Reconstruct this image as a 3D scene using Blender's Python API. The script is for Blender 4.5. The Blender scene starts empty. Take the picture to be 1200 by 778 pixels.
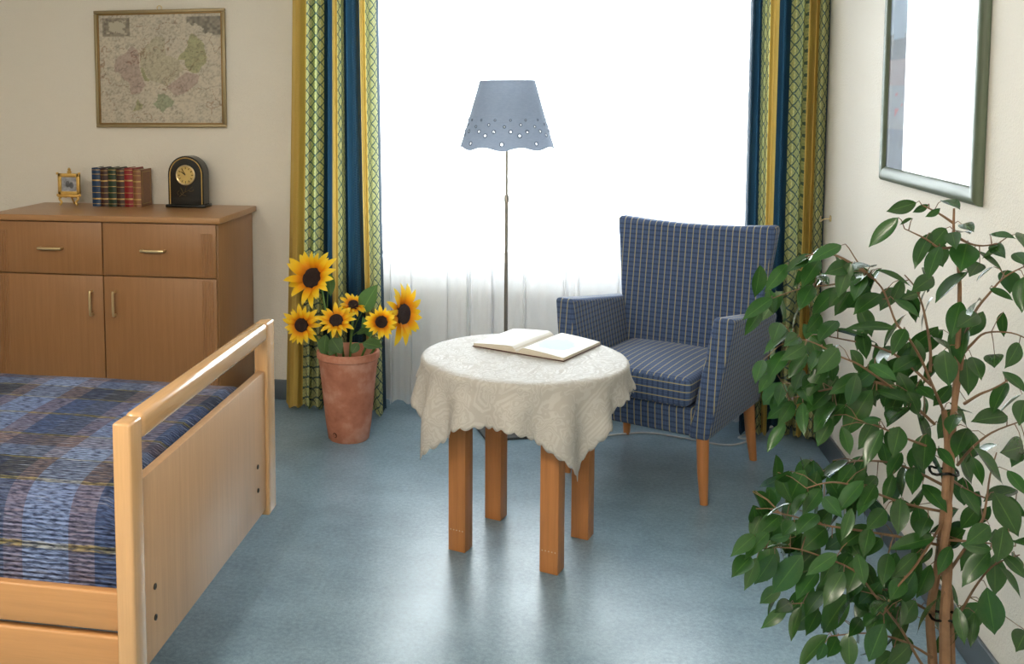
import bpy, bmesh, math, random
import numpy as np
from mathutils import Vector, Matrix
random.seed(7)
PI = math.pi
scene = bpy.context.scene
C = scene.collection

# ------------------------------------------------------------------ camera
F_PX, CX, CY = 1200.0, 437.0, 214.0          # focal length and principal point in a 1200 x 778 frame
YAW, PITCH, ROLL = map(math.radians, (-11.3, 4.83, 0.28))
EYE = Vector((0, 0, 1.55))
def cam_axes():
    cy, sy, cp, sp = math.cos(YAW), math.sin(YAW), math.cos(PITCH), math.sin(PITCH)
    f = Vector((sy*cp, cy*cp, -sp)); r = Vector((cy, -sy, 0)); d = f.cross(r)
    c, s = math.cos(ROLL), math.sin(ROLL)
    return c*r + s*d, -s*r + c*d, f
RT, DN, FW = cam_axes()
cd = bpy.data.cameras.new('camera'); cam = bpy.data.objects.new('camera', cd); C.objects.link(cam)
m3 = Matrix((RT, -DN, -FW)).transposed()
cam.matrix_world = Matrix.Translation(EYE) @ m3.to_4x4()
cd.sensor_fit = 'HORIZONTAL'; cd.sensor_width = 36; cd.lens = 36*F_PX/1200
cd.shift_x = (600-CX)/1200; cd.shift_y = -(389-CY)/1200
cd.clip_start = .05
scene.camera = cam
def ray(x, y): return RT*((x-CX)/F_PX) + DN*((y-CY)/F_PX) + FW
def on_z(x, y, z=0.0):
    d = ray(x, y); return EYE + d*((z-EYE.z)/d.z)
def on_y(x, y, Y):
    d = ray(x, y); return EYE + d*(Y/d.y)
def on_x(x, y, X):
    d = ray(x, y); return EYE + d*(X/d.x)
def project(p):
    v = Vector(p)-EYE
    return (F_PX*v.dot(RT)/v.dot(FW)+CX, F_PX*v.dot(DN)/v.dot(FW)+CY)

# ------------------------------------------------------------------ world, light, exposure
world = bpy.data.worlds.new('World'); scene.world = world; world.use_nodes = True
bg = world.node_tree.nodes['Background']
bg.inputs[0].default_value = (.90, .95, 1.0, 1); bg.inputs[1].default_value = 13.0
WIN = (-1.25, 0.97, .718, 2.36)               # window opening x0 x1 z0 z1
WALL = 4.96                                   # back wall plane
pl = bpy.data.lights.new('window_portal', 'AREA'); pl.shape = 'RECTANGLE'
pl.size = WIN[1]-WIN[0]; pl.size_y = WIN[3]-WIN[2]; pl.cycles.is_portal = True
po = bpy.data.objects.new('window_portal', pl); C.objects.link(po)
po.location = ((WIN[0]+WIN[1])/2, 5.44, (WIN[2]+WIN[3])/2); po.rotation_euler = (-PI/2, 0, 0)
FILL_GLOW = 28.0  # emission of the added fill domes
vs = scene.view_settings
vs.view_transform = 'Standard'; vs.look = 'None'; vs.gamma = 1; vs.use_curve_mapping = False
vs.exposure = 1.10
cy = scene.cycles
cy.use_denoising = True; cy.max_bounces = 10; cy.diffuse_bounces = 5; cy.glossy_bounces = 4
cy.transmission_bounces = 6; cy.transparent_max_bounces = 12; cy.sample_clamp_indirect = 6.0
cy.caustics_reflective = False; cy.caustics_refractive = False

# ------------------------------------------------------------------ helpers
def lin(r, g, b):
    return tuple(((c/255)/12.92 if c/255 <= .04045 else ((c/255+.055)/1.055)**2.4) for c in (r, g, b))
class NT:
    def __init__(s, name):
        s.m = bpy.data.materials.new(name); s.m.use_nodes = True
        s.t = s.m.node_tree; s.n = s.t.nodes; s.l = s.t.links
        s.b = s.n['Principled BSDF']; s.out = s.n['Material Output']
    def add(s, typ, **kw):
        n = s.n.new(typ)
        for k, v in kw.items(): setattr(n, k, v)
        return n
    def link(s, a, b): s.l.new(a, b)
    def val(s, sock, v):
        if hasattr(v, 'is_output') or isinstance(v, bpy.types.NodeSocket): s.link(v, sock)
        else: sock.default_value = v
    def math(s, op, a, b=None, c=None):
        n = s.add('ShaderNodeMath', operation=op); s.val(n.inputs[0], a)
        if b is not None: s.val(n.inputs[1], b)
        if c is not None: s.val(n.inputs[2], c)
        return n.outputs[0]
    def mix(s, fac, a, b, blend='MIX'):
        n = s.add('ShaderNodeMix', data_type='RGBA', blend_type=blend)
        s.val(n.inputs[0], fac)
        for sock, v in ((n.inputs[6], a), (n.inputs[7], b)):
            s.val(sock, (*v, 1) if isinstance(v, tuple) and len(v) == 3 else v)
        return n.outputs[2]
    def coords(s, kind='Object', scale=(1, 1, 1), rot=(0, 0, 0)):
        tc = s.add('ShaderNodeTexCoord'); mp = s.add('ShaderNodeMapping')
        mp.inputs['Scale'].default_value = scale; mp.inputs['Rotation'].default_value = rot
        s.link(tc.outputs[kind], mp.inputs[0]); return mp.outputs[0]
    def noise(s, vec, scale, detail=3, rough=.55, dist=0):
        n = s.add('ShaderNodeTexNoise'); s.link(vec, n.inputs['Vector'])
        n.inputs['Scale'].default_value = scale; n.inputs['Detail'].default_value = detail
        n.inputs['Roughness'].default_value = rough; n.inputs['Distortion'].default_value = dist
        return n.outputs['Fac']
    def ramp(s, fac, stops, interp='LINEAR'):
        n = s.add('ShaderNodeValToRGB'); s.link(fac, n.inputs[0]); e = n.color_ramp.elements
        n.color_ramp.interpolation = interp
        while len(e) < len(stops): e.new(1)
        for i, (p, c) in enumerate(stops):
            e[i].position = p; e[i].color = (*c, 1) if len(c) == 3 else c
        return n.outputs[0]
    def bump(s, h, strength=.2, dist=.01):
        n = s.add('ShaderNodeBump'); n.inputs['Strength'].default_value = strength
        n.inputs['Distance'].default_value = dist; s.link(h, n.inputs['Height'])
        s.link(n.outputs[0], s.b.inputs['Normal'])
        return n.outputs[0]
    def base(s, c, rough=.5, metal=0, spec=.5, coat=0):
        s.val(s.b.inputs['Base Color'], (*c, 1) if isinstance(c, tuple) else c)
        s.val(s.b.inputs['Roughness'], rough); s.b.inputs['Metallic'].default_value = metal
        s.b.inputs['Specular IOR Level'].default_value = spec
        s.b.inputs['Coat Weight'].default_value = coat
        return s.m
def plain(name, c, rough=.5, metal=0, var=.12, scale=30, spec=.5, coat=0, bump=0):
    t = NT(name); v = t.coords(); n = t.noise(v, scale)
    lo = tuple(x*(1-var) for x in c); hi = tuple(min(1, x*(1+var)) for x in c)
    col = t.mix(n, lo, hi)
    if bump: t.bump(n, bump, .004)
    return t.base(col, rough, metal, spec, coat)
def wood(name, c, axis='z', dark=.72, rough=.38, scale=1.0, spec=.5, coat=0):
    t = NT(name)
    sc = {'x': (2.2, 55, 55), 'y': (55, 2.2, 55), 'z': (55, 55, 2.2)}[axis]
    v = t.coords('Object', tuple(q*scale for q in sc))
    n1 = t.noise(v, 1.0, 4, .6); 
    v2 = t.coords('Object', tuple(q*scale*5 for q in sc)); n2 = t.noise(v2, 1.0, 2, .5)
    f = t.math('ADD', t.math('MULTIPLY', n1, .7), t.math('MULTIPLY', n2, .3))
    col = t.ramp(f, [(.3, tuple(x*dark for x in c)), (.52, c), (.72, tuple(min(1, x*1.12) for x in c))])
    t.bump(n2, .05, .001)
    return t.base(col, rough, 0, spec, coat)

class MB:
    """collects shapes and links them as one mesh object"""
    def __init__(s): s.bm = bmesh.new()
    def _add(s, b2):
        me = bpy.data.meshes.new('tmp'); b2.to_mesh(me); b2.free(); s.bm.from_mesh(me); bpy.data.meshes.remove(me)
    def hexa(s, c8, bevel=0.0, seg=2, cuts=0):
        """c8: bottom four ccw then top four ccw"""
        b = bmesh.new(); v = [b.verts.new(p) for p in c8]
        for f in ((3, 2, 1, 0), (4, 5, 6, 7), (0, 1, 5, 4), (1, 2, 6, 5), (2, 3, 7, 6), (3, 0, 4, 7)):
            b.faces.new([v[i] for i in f])
        b.normal_update()
        if bevel > 0:
            bmesh.ops.bevel(b, geom=b.edges[:], offset=bevel, segments=seg, profile=.5, affect='EDGES')
        if cuts: bmesh.ops.subdivide_edges(b, edges=[e for e in b.edges if e.calc_length() > .08], cuts=cuts, use_grid_fill=True)
        bmesh.ops.recalc_face_normals(b, faces=b.faces[:])
        s._add(b); return s
    def box(s, lo, hi, bevel=0.0, seg=2, rot=None):
        x0, y0, z0 = lo; x1, y1, z1 = hi
        c = [(x0, y0, z0), (x1, y0, z0), (x1, y1, z0), (x0, y1, z0), (x0, y0, z1), (x1, y0, z1), (x1, y1, z1), (x0, y1, z1)]
        if rot is not None: c = [rot @ Vector(p) for p in c]
        return s.hexa(c, bevel, seg)
    def lathe(s, prof, seg=32, center=(0, 0, 0), fn=None, close=False):
        b = bmesh.new(); rows = []
        for (r, z) in prof:
            if r < 1e-6: rows.append([b.verts.new((center[0], center[1], center[2]+z))]); continue
            rows.append([b.verts.new((center[0]+r*math.cos(2*PI*k/seg), center[1]+r*math.sin(2*PI*k/seg), center[2]+z)) for k in range(seg)])
        for a, c in zip(rows, rows[1:]):
            for k in range(seg):
                k2 = (k+1) % seg
                if len(a) == 1 and len(c) == 1: continue
                if len(a) == 1: b.faces.new((a[0], c[k2], c[k]))
                elif len(c) == 1: b.faces.new((a[k], a[k2], c[0]))
                else: b.faces.new((a[k], a[k2], c[k2], c[k]))
        bmesh.ops.recalc_face_normals(b, faces=b.faces[:])
        s._add(b); return s
    def tube(s, pts, rad, seg=8, cap=True):
        pts = [Vector(p) for p in pts]; n = len(pts)
        rads = rad if isinstance(rad, (list, tuple)) else [rad]*n
        b = bmesh.new(); rows = []; prev = None
        for i, p in enumerate(pts):
            t = (pts[min(i+1, n-1)]-pts[max(i-1, 0)]).normalized()
            if prev is None:
                a = Vector((0, 0, 1)) if abs(t.z) < .9 else Vector((1, 0, 0)); u = t.cross(a).normalized()
            else: u = (prev - t*prev.dot(t)).normalized()
            prev = u; w = t.cross(u)
            rows.append([b.verts.new(p+(u*math.cos(2*PI*k/seg)+w*math.sin(2*PI*k/seg))*rads[i]) for k in range(seg)])
        for a, c in zip(rows, rows[1:]):
            for k in range(seg): b.faces.new((a[k], a[(k+1) % seg], c[(k+1) % seg], c[k]))
        if cap: b.faces.new(rows[0][::-1]); b.faces.new(rows[-1])
        bmesh.ops.recalc_face_normals(b, faces=b.faces[:])
        s._add(b); return s
    def prism(s, poly, y0, y1):
        """polygon in x z extruded along y"""
        b = bmesh.new(); a = [b.verts.new((x, y0, z)) for x, z in poly]; c = [b.verts.new((x, y1, z)) for x, z in poly]
        b.faces.new(a); b.faces.new(c[::-1]); n = len(poly)
        for i in range(n): b.faces.new((a[i], c[i], c[(i+1) % n], a[(i+1) % n]))
        bmesh.ops.recalc_face_normals(b, faces=b.faces[:])
        s._add(b); return s
    def raw(s, verts, faces):
        b = bmesh.new(); v = [b.verts.new(p) for p in verts]
        for f in faces: b.faces.new([v[i] for i in f])
        s._add(b); return s
    def mesh(s, name, material, smooth=True, box_uv=False):
        me = bpy.data.meshes.new(name); s.bm.to_mesh(me); s.bm.free()
        me.materials.append(material)
        if smooth:
            me.polygons.foreach_set('use_smooth', [True]*len(me.polygons))
            me.set_sharp_from_angle(angle=math.radians(38))
        if box_uv: add_box_uv(me)
        return me
    def build(s, name, material, parent=None, smooth=True, box_uv=False):
        return link(name, s.mesh(name, material, smooth, box_uv), parent)
def add_box_uv(me):
    uv = me.uv_layers.new(name='UVMap')
    for p in me.polygons:
        n = p.normal
        for li in p.loop_indices:
            co = me.vertices[me.loops[li].vertex_index].co
            if abs(n.x) > max(abs(n.y), abs(n.z)): uv.data[li].uv = (co.y, co.z)
            elif abs(n.y) >= abs(n.z): uv.data[li].uv = (co.x, co.z)
            else: uv.data[li].uv = (co.x, co.y)
def link(name, me, parent=None):
    o = bpy.data.objects.new(name, me); C.objects.link(o)
    if parent is not None: o.parent = parent
    return o
def tag(o, label, cat, group=None):
    o['label'] = label; o['category'] = cat
    if group: o['group'] = group
    return o
def thing(name, label, cat, loc=(0, 0, 0), rz=0, group=None):
    o = bpy.data.objects.new(name, None); C.objects.link(o); o.empty_display_size = .05
    o.location = loc; o.rotation_euler = (0, 0, rz)
    return tag(o, label, cat, group)
def struct(o): o['kind'] = 'structure'; return o
def smooth_path(pts, sub=6):
    P = [np.array(p, float) for p in pts]; out = []
    for i in range(len(P)-1):
        a, b, c, d = P[max(i-1, 0)], P[i], P[i+1], P[min(i+2, len(P)-1)]
        for k in range(sub):
            t = k/sub
            out.append(.5*((2*b)+(c-a)*t+(2*a-5*b+4*c-d)*t*t+(3*b-a-3*c+d)*t**3))
    out.append(P[-1]); return out
def print_panel(name, w, h, nx, ny, fn, parent, material, place):
    """flat sheet with a printed picture held in a colour attribute; place(u, v) -> point"""
    V = [place(i/nx, j/ny) for j in range(ny+1) for i in range(nx+1)]
    Fc = [(j*(nx+1)+i, j*(nx+1)+i+1, (j+1)*(nx+1)+i+1, (j+1)*(nx+1)+i) for j in range(ny) for i in range(nx)]
    me = bpy.data.meshes.new(name); me.from_pydata(V, [], Fc); me.update()
    ca = me.color_attributes.new('print', 'FLOAT_COLOR', 'POINT')
    data = np.ones((len(V), 4), dtype=np.float32)
    k = 0
    for j in range(ny+1):
        for i in range(nx+1):
            data[k, :3] = fn(i/nx, j/ny); k += 1
    ca.data.foreach_set('color', data.ravel())
    me.materials.append(material)
    return link(name, me, parent)
def print_mat(name, rough=.6, coat=0.0, coat_rough=.02, spec=.5):
    t = NT(name); a = t.add('ShaderNodeAttribute', attribute_name='print')
    t.base(a.outputs['Color'], rough, 0, spec)
    t.b.inputs['Coat Weight'].default_value = coat; t.b.inputs['Coat Roughness'].default_value = coat_rough
    return t.m
# cheap value noise for printed pictures
_rng = np.random.RandomState(3); _tab = _rng.rand(64, 64)
def vnoise(x, y):
    xi, yi = math.floor(x), math.floor(y); fx, fy = x-xi, y-yi
    fx = fx*fx*(3-2*fx); fy = fy*fy*(3-2*fy)
    g = lambda a, b: _tab[a % 64, b % 64]
    return (g(xi, yi)*(1-fx)+g(xi+1, yi)*fx)*(1-fy)+(g(xi, yi+1)*(1-fx)+g(xi+1, yi+1)*fx)*fy
def fbm(x, y, o=3):
    s = 0; a = .5
    for _ in range(o): s += a*vnoise(x, y); x *= 2.03; y *= 2.03; a *= .5
    return s/(1-.5**o)
def in_poly(x, y, P):
    c = False; n = len(P)
    for i in range(n):
        x1, y1 = P[i]; x2, y2 = P[(i+1) % n]
        if (y1 > y) != (y2 > y) and x < (x2-x1)*(y-y1)/(y2-y1)+x1: c = not c
    return c

# ------------------------------------------------------------------ materials
def wall_mat():
    t = NT('woodchip_wallpaper'); v = t.coords()
    n = t.noise(v, 140, 3, .6); n2 = t.noise(v, 45, 2, .5)
    h = t.math('ADD', t.ramp(n, [(.45, (0, 0, 0)), (.7, (1, 1, 1))]), t.math('MULTIPLY', n2, .6))
    t.bump(h, .45, .003)
    col = t.mix(t.noise(v, 1.5), (.765, .72, .64), (.805, .76, .68))
    return t.base(col, .75, 0, .25)
M_WALL = wall_mat()
M_CEIL = plain('ceiling_paint', (.80, .78, .74), .85, var=.03)
def floor_mat():
    t = NT('blue_linoleum'); v = t.coords()
    n1 = t.noise(v, 6, 4, .6); n2 = t.noise(v, 70, 4, .7); n3 = t.noise(v, 260, 2, .6)
    f = t.math('ADD', t.math('ADD', t.math('MULTIPLY', n1, .3), t.math('MULTIPLY', n2, .45)), t.math('MULTIPLY', n3, .25))
    col = t.ramp(f, [(.36, (.125, .20, .262)), (.5, (.20, .302, .385)), (.62, (.28, .40, .49))])
    return t.base(col, .31, 0, .5)
M_FLOOR = floor_mat()
M_BASEB = plain('blue_grey_skirting', lin(80, 90, 98), .45, var=.06)
M_WHITE = plain('white_lacquer', (.80, .80, .78), .35, var=.02)
M_CAB = wood('beech_veneer_upright', lin(156, 112, 73), 'z', .86, .36)
M_CABT = wood('beech_veneer_lengthwise', lin(172, 128, 86), 'x', .86, .30)
M_BEDP = wood('pale_beech_panel', lin(188, 151, 116), 'z', .88, .34)
M_BED = wood('solid_beech_upright', lin(196, 154, 108), 'z', .90, .22, coat=.3)
M_BEDR = wood('solid_beech_rail', lin(196, 154, 108), 'y', .90, .18, coat=.5)
M_BEDS = wood('solid_beech_side', lin(180, 132, 84), 'x', .88, .32)
M_TLEG = wood('oiled_beech_leg', lin(186, 124, 72), 'z', .82, .42)
M_CLEG = wood('chair_leg_beech', lin(190, 126, 74), 'z', .85, .3, 2)
M_DARK = plain('dark_gap', (.02, .018, .016), .8)
M_BRASS = plain('satin_brass', lin(222, 202, 158), .28, .85, var=.05)
M_GOLD = plain('aged_gilt', lin(214, 176, 100), .36, .65, var=.25, scale=60)
M_SCREW = plain('dark_screw', (.03, .025, .02), .4, .5)
M_STEEL = plain('brushed_steel', lin(150, 145, 138), .35, .9, var=.06)
M_BASEPL = plain('grey_lamp_base', lin(96, 98, 98), .45, .6, var=.06)
M_BLACK = plain('black_lacquer', (.004, .004, .004), .12, spec=.35)

def armchair_mat():
    t = NT('blue_striped_upholstery'); tc = t.add('ShaderNodeTexCoord'); sx = t.add('ShaderNodeSeparateXYZ')
    t.link(tc.outputs['UV'], sx.inputs[0]); u, v = sx.outputs[0], sx.outputs[1]
    P = .0285
    fu = t.math('FRACT', t.math('DIVIDE', u, P)); fv = t.math('FRACT', t.math('DIVIDE', v, .021))
    fu2 = t.math('FRACT', t.math('DIVIDE', u, P/3))
    stripe = t.math('LESS_THAN', fu, .13)
    cross = t.math('LESS_THAN', fv, .34)
    fine = t.math('LESS_THAN', fu2, .30)
    ov = t.coords()
    nz = t.noise(ov, 500, 2, .6)
    basec = t.mix(nz, lin(56, 74, 110), lin(92, 112, 148))
    c1 = t.mix(t.math('MULTIPLY', cross, .55), basec, lin(40, 52, 78))
    c2 = t.mix(t.math('MULTIPLY', fine, .35), c1, lin(36, 50, 84))
    yel = t.mix(nz, lin(150, 142, 106), lin(186, 178, 140))
    c3 = t.mix(t.math('MULTIPLY', stripe, .90), c2, yel)
    t.bump(nz, .25, .002)
    t.b.inputs['Sheen Weight'].default_value = .15
    return t.base(c3, .85, 0, .2)
M_CHAIR = armchair_mat()

def curtain_mat():
    t = NT('banded_drapery'); tc = t.add('ShaderNodeTexCoord'); sx = t.add('ShaderNodeSeparateXYZ')
    t.link(tc.outputs['UV'], sx.inputs[0]); u, v = sx.outputs[0], sx.outputs[1]
    m = t.math('FLOORED_MODULO', u, 3.0)
    nz = t.noise(t.coords(), 350, 2, .6)
    gold = t.mix(nz, lin(186, 154, 74), lin(214, 184, 106))
    navy = t.mix(nz, lin(18, 42, 58), lin(34, 62, 82))
    # lattice on the green band
    def lines(scale_u, scale_v, wd):
        a = t.math('FRACT', t.math('ADD', t.math('MULTIPLY', u, scale_u), t.math('MULTIPLY', v, scale_v)))
        b = t.math('FRACT', t.math('SUBTRACT', t.math('MULTIPLY', u, scale_u), t.math('MULTIPLY', v, scale_v)))
        return t.math('MAXIMUM', t.math('LESS_THAN', a, wd), t.math('LESS_THAN', b, wd))
    l1 = lines(2.0, 19.0, .17); l2 = lines(6.0, 57.0, .22)
    lt = t.mix(nz, lin(176, 178, 116), lin(208, 208, 152))
    g1 = t.mix(t.math('MULTIPLY', l2, .35), lt, lin(90, 130, 110))
    green = t.mix(t.math('MULTIPLY', l1, .85), g1, lin(44, 80, 90))
    isg = t.math('LESS_THAN', m, 1.0); isn = t.math('GREATER_THAN', m, 2.0)
    # dotted navy weave
    dots = lines(9.0, 80.0, .22)
    navy2 = t.mix(t.math('MULTIPLY', dots, .35), navy, lin(48, 82, 100))
    c = t.mix(isg, green, gold); c = t.mix(isn, c, navy2)
    t.base(c, .7, 0, .3)
    tr = t.add('ShaderNodeBsdfTranslucent'); t.link(c, tr.inputs[0])
    mx = t.add('ShaderNodeMixShader'); mx.inputs[0].default_value = .32
    t.link(t.b.outputs[0], mx.inputs[1]); t.link(tr.outputs[0], mx.inputs[2]); t.link(mx.outputs[0], t.out.inputs[0])
    return t.m
M_CURT = curtain_mat()
def sheer_mat():
    t = NT('white_voile'); v = t.coords('Object', (400, 400, 120)); nz = t.noise(v, 1, 2)
    df = t.add('ShaderNodeBsdfDiffuse'); df.inputs[0].default_value = (.92, .92, .93, 1)
    tl = t.add('ShaderNodeBsdfTranslucent'); tl.inputs[0].default_value = (.92, .92, .94, 1)
    tp = t.add('ShaderNodeBsdfTransparent')
    m1 = t.add('ShaderNodeMixShader'); m1.inputs[0].default_value = .40
    t.link(df.outputs[0], m1.inputs[1]); t.link(tl.outputs[0], m1.inputs[2])
    m2 = t.add('ShaderNodeMixShader')
    t.link(t.math('MULTIPLY_ADD', nz, .06, .63), m2.inputs[0])
    t.link(tp.outputs[0], m2.inputs[1]); t.link(m1.outputs[0], m2.inputs[2]); t.link(m2.outputs[0], t.out.inputs[0])
    t.n.remove(t.b); return t.m
M_SHEER = sheer_mat()
def glass_mat():
    t = NT('window_glass'); fr = t.add('ShaderNodeFresnel'); fr.inputs[0].default_value = 1.5
    g = t.add('ShaderNodeBsdfGlossy'); g.inputs['Roughness'].default_value = 0
    tp = t.add('ShaderNodeBsdfTransparent'); tp.inputs[0].default_value = (.96, .98, .97, 1)
    m = t.add('ShaderNodeMixShader'); t.link(fr.outputs[0], m.inputs[0]); t.link(tp.outputs[0], m.inputs[1]); t.link(g.outputs[0], m.inputs[2])
    t.link(m.outputs[0], t.out.inputs[0]); t.n.remove(t.b); return t.m
M_GLASS = glass_mat()
def cloth_mat():
    t = NT('ivory_damask'); v = t.coords('Object'); 
    w = t.add('ShaderNodeTexVoronoi', feature='DISTANCE_TO_EDGE'); w.inputs['Scale'].default_value = 13
    dn = t.noise(v, 9, 3); vm = t.add('ShaderNodeVectorMath', operation='ADD'); t.link(v, vm.inputs[0])
    cb = t.add('ShaderNodeCombineXYZ')
    for i in range(3): t.link(t.math('MULTIPLY', dn, .25), cb.inputs[i])
    t.link(cb.outputs[0], vm.inputs[1]); t.link(vm.outputs[0], w.inputs['Vector'])
    pat = t.ramp(t.math('FRACT', t.math('MULTIPLY', w.outputs['Distance'], 7)), [(.35, (0, 0, 0)), (.55, (1, 1, 1))])
    col = t.mix(pat, lin(194, 189, 182), lin(204, 200, 194))
    nz = t.noise(v, 400, 2)
    t.bump(t.math('ADD', pat, t.math('MULTIPLY', nz, .3)), .22, .003)
    t.base(col, t.mix(pat, (.72,)*3, (.5,)*3), 0, .35)
    tr = t.add('ShaderNodeBsdfTranslucent'); t.link(col, tr.inputs[0])
    mx = t.add('ShaderNodeMixShader'); mx.inputs[0].default_value = .18
    t.link(t.b.outputs[0], mx.inputs[1]); t.link(tr.outputs[0], mx.inputs[2]); t.link(mx.outputs[0], t.out.inputs[0])
    return t.m
M_CLOTH = cloth_mat()
def spread_mat():
    t = NT('rag_woven_plaid'); tc = t.add('ShaderNodeTexCoord'); sx = t.add('ShaderNodeSeparateXYZ')
    t.link(tc.outputs['UV'], sx.inputs[0]); u, v = sx.outputs[0], sx.outputs[1]
    wob = t.noise(t.coords('UV', (30, 4, 1)), 1, 3)
    vv = t.math('ADD', v, t.math('MULTIPLY', t.math('SUBTRACT', wob, .5), .012))
    blue, pale, brown, navy, char, olive = lin(88, 106, 150), lin(126, 142, 178), lin(122, 106, 108), lin(48, 62, 92), lin(66, 68, 74), lin(140, 130, 56)
    fu = t.math('FRACT', t.math('DIVIDE', u, .36)); fv = t.math('FRACT', t.math('DIVIDE', vv, .56))
    cu = t.ramp(fu, [(0, navy), (.19, brown), (.36, pale), (.67, brown), (.80, char)], 'CONSTANT')
    cv = t.ramp(fv, [(0, blue), (.235, olive), (.262, blue), (.51, olive), (.53, char), (.70, olive), (.715, pale), (.84, brown), (.965, olive), (.985, blue)], 'CONSTANT')
    rag = t.noise(t.coords('UV', (16, 190, 1)), 1, 2, .5); rag2 = t.noise(t.coords('UV', (45, 240, 1)), 1, 2)
    c = t.mix(t.math('MULTIPLY_ADD', rag, .75, .06), cu, cv)
    c = t.mix(t.ramp(rag2, [(.38, (.85,)*3), (.58, (0, 0, 0))]), c, lin(30, 36, 58))
    c = t.mix(t.ramp(t.noise(t.coords('UV', (12, 180, 1)), 1, 2), [(.60, (0, 0, 0)), (.72, (.55,)*3)]), c, lin(150, 160, 186))
    wv = t.math('SINE', t.math('MULTIPLY', v, 2*PI/.011))
    t.bump(t.math('ADD', t.math('MULTIPLY', wv, .5), rag), .7, .006)
    return t.base(c, .9, 0, .15)
M_SPREAD = spread_mat()
def terracotta():
    t = NT('terracotta'); v = t.coords(); n1 = t.noise(v, 9, 4, .6); n2 = t.noise(v, 90, 3)
    col = t.ramp(n1, [(.3, lin(160, 100, 78)), (.52, lin(186, 124, 100)), (.70, lin(206, 156, 136))])
    t.bump(n2, .15, .002); return t.base(col, .8, 0, .2)
M_TERRA = terracotta()
def petal_mat():
    t = NT('sunflower_petal'); tc = t.add('ShaderNodeTexCoord'); sx = t.add('ShaderNodeSeparateXYZ'); t.link(tc.outputs['UV'], sx.inputs[0])
    col = t.ramp(sx.outputs[1], [(.0, lin(204, 96, 8)), (.30, lin(242, 160, 16)), (.58, lin(252, 204, 32)), (1, lin(253, 222, 76))])
    t.base(col, .6, 0, .3); tr = t.add('ShaderNodeBsdfTranslucent'); t.link(col, tr.inputs[0])
    mx = t.add('ShaderNodeMixShader'); mx.inputs[0].default_value = .35
    t.link(t.b.outputs[0], mx.inputs[1]); t.link(tr.outputs[0], mx.inputs[2]); t.link(mx.outputs[0], t.out.inputs[0]); return t.m
M_PETAL = petal_mat()
M_DISC = plain('sunflower_seeds', lin(40, 22, 16), .9, var=.5, scale=160, bump=.6)
M_STEM = plain('green_stem', lin(76, 110, 48), .6, var=.2)
def leaf_mat(name, top, mid, back, rough, trans):
    t = NT(name); tc = t.add('ShaderNodeTexCoord'); sx = t.add('ShaderNodeSeparateXYZ'); t.link(tc.outputs['UV'], sx.inputs[0])
    oi = t.add('ShaderNodeObjectInfo')
    rib = t.math('LESS_THAN', t.math('ABSOLUTE', t.math('SUBTRACT', sx.outputs[0], .5)), .025)
    var = t.mix(oi.outputs['Random'], tuple(x*.72 for x in top), tuple(x*1.35 for x in top))
    nz = t.noise(t.coords('UV'), 8, 3); var = t.mix(t.math('MULTIPLY', nz, .35), var, mid)
    col = t.mix(t.math('MULTIPLY', rib, .7), var, mid)
    geo = t.add('ShaderNodeNewGeometry'); col = t.mix(geo.outputs['Backfacing'], col, back)
    t.base(col, rough, 0, .5)
    tr = t.add('ShaderNodeBsdfTranslucent'); t.link(t.mix(.5, col, mid), tr.inputs[0])
    mx = t.add('ShaderNodeMixShader'); mx.inputs[0].default_value = trans
    t.link(t.b.outputs[0], mx.inputs[1]); t.link(tr.outputs[0], mx.inputs[2]); t.link(mx.outputs[0], t.out.inputs[0]); return t.m
M_LEAF = leaf_mat('ficus_leaf', lin(32, 68, 33), lin(76, 118, 50), lin(56, 90, 46), .24, .16)
M_SLEAF = leaf_mat('sunflower_leaf', lin(54, 88, 42), lin(104, 140, 74), lin(88, 122, 68), .55, .3)
M_BARK = plain('ficus_bark', lin(140, 106, 78), .8, var=.3, scale=50, bump=.4)
M_TWIG = plain('ficus_twig', lin(116, 88, 62), .7, var=.3, scale=40)

# ------------------------------------------------------------------ the room
X0, X1, Y0, Y1, ZC = -3.35, 1.07, -2.3, WALL, 2.55
struct(MB().box((X0-.1, Y0-.1, -.08), (X1+.1, Y1+.48, 0)).build('floor', M_FLOOR))
struct(MB().box((X0-.1, Y0-.1, ZC), (X1+.1, Y1+.48, ZC+.08)).build('ceiling', M_CEIL))
struct(MB().box((X1, Y0-.1, 0), (X1+.12, Y1+.48, ZC)).build('wall_right', M_WALL))
struct(MB().box((X0-.12, Y0-.1, 0), (X0, Y1+.48, ZC)).build('wall_left', M_WALL))
struct(MB().box((X0, Y0-.12, 0), (X1, Y0, ZC)).build('wall_front', M_WALL))
wb = MB()
wb.box((X0, WALL, 0), (WIN[0], WALL+.46, ZC)); wb.box((WIN[1], WALL, 0), (X1, WALL+.46, ZC))
wb.box((WIN[0], WALL, WIN[3]), (WIN[1], WALL+.46, ZC)); wb.box((WIN[0], WALL+.34, 0), (WIN[1], WALL+.46, WIN[2]-.03))
struct(wb.build('wall_back', M_WALL, smooth=False))
def skirting(name, lo, hi): struct(MB().box(lo, hi, .006, 2).build(name, M_BASEB))
skirting('baseboard_back', (X0+.016, WALL-.014, 0), (WIN[0]-.02, WALL, .105))
skirting('baseboard_right', (X1-.014, Y0+.01, 0), (X1, WALL-.002, .105))
skirting('baseboard_left', (X0, Y0+.01, 0), (X0+.014, WALL-.016, .105))
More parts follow.
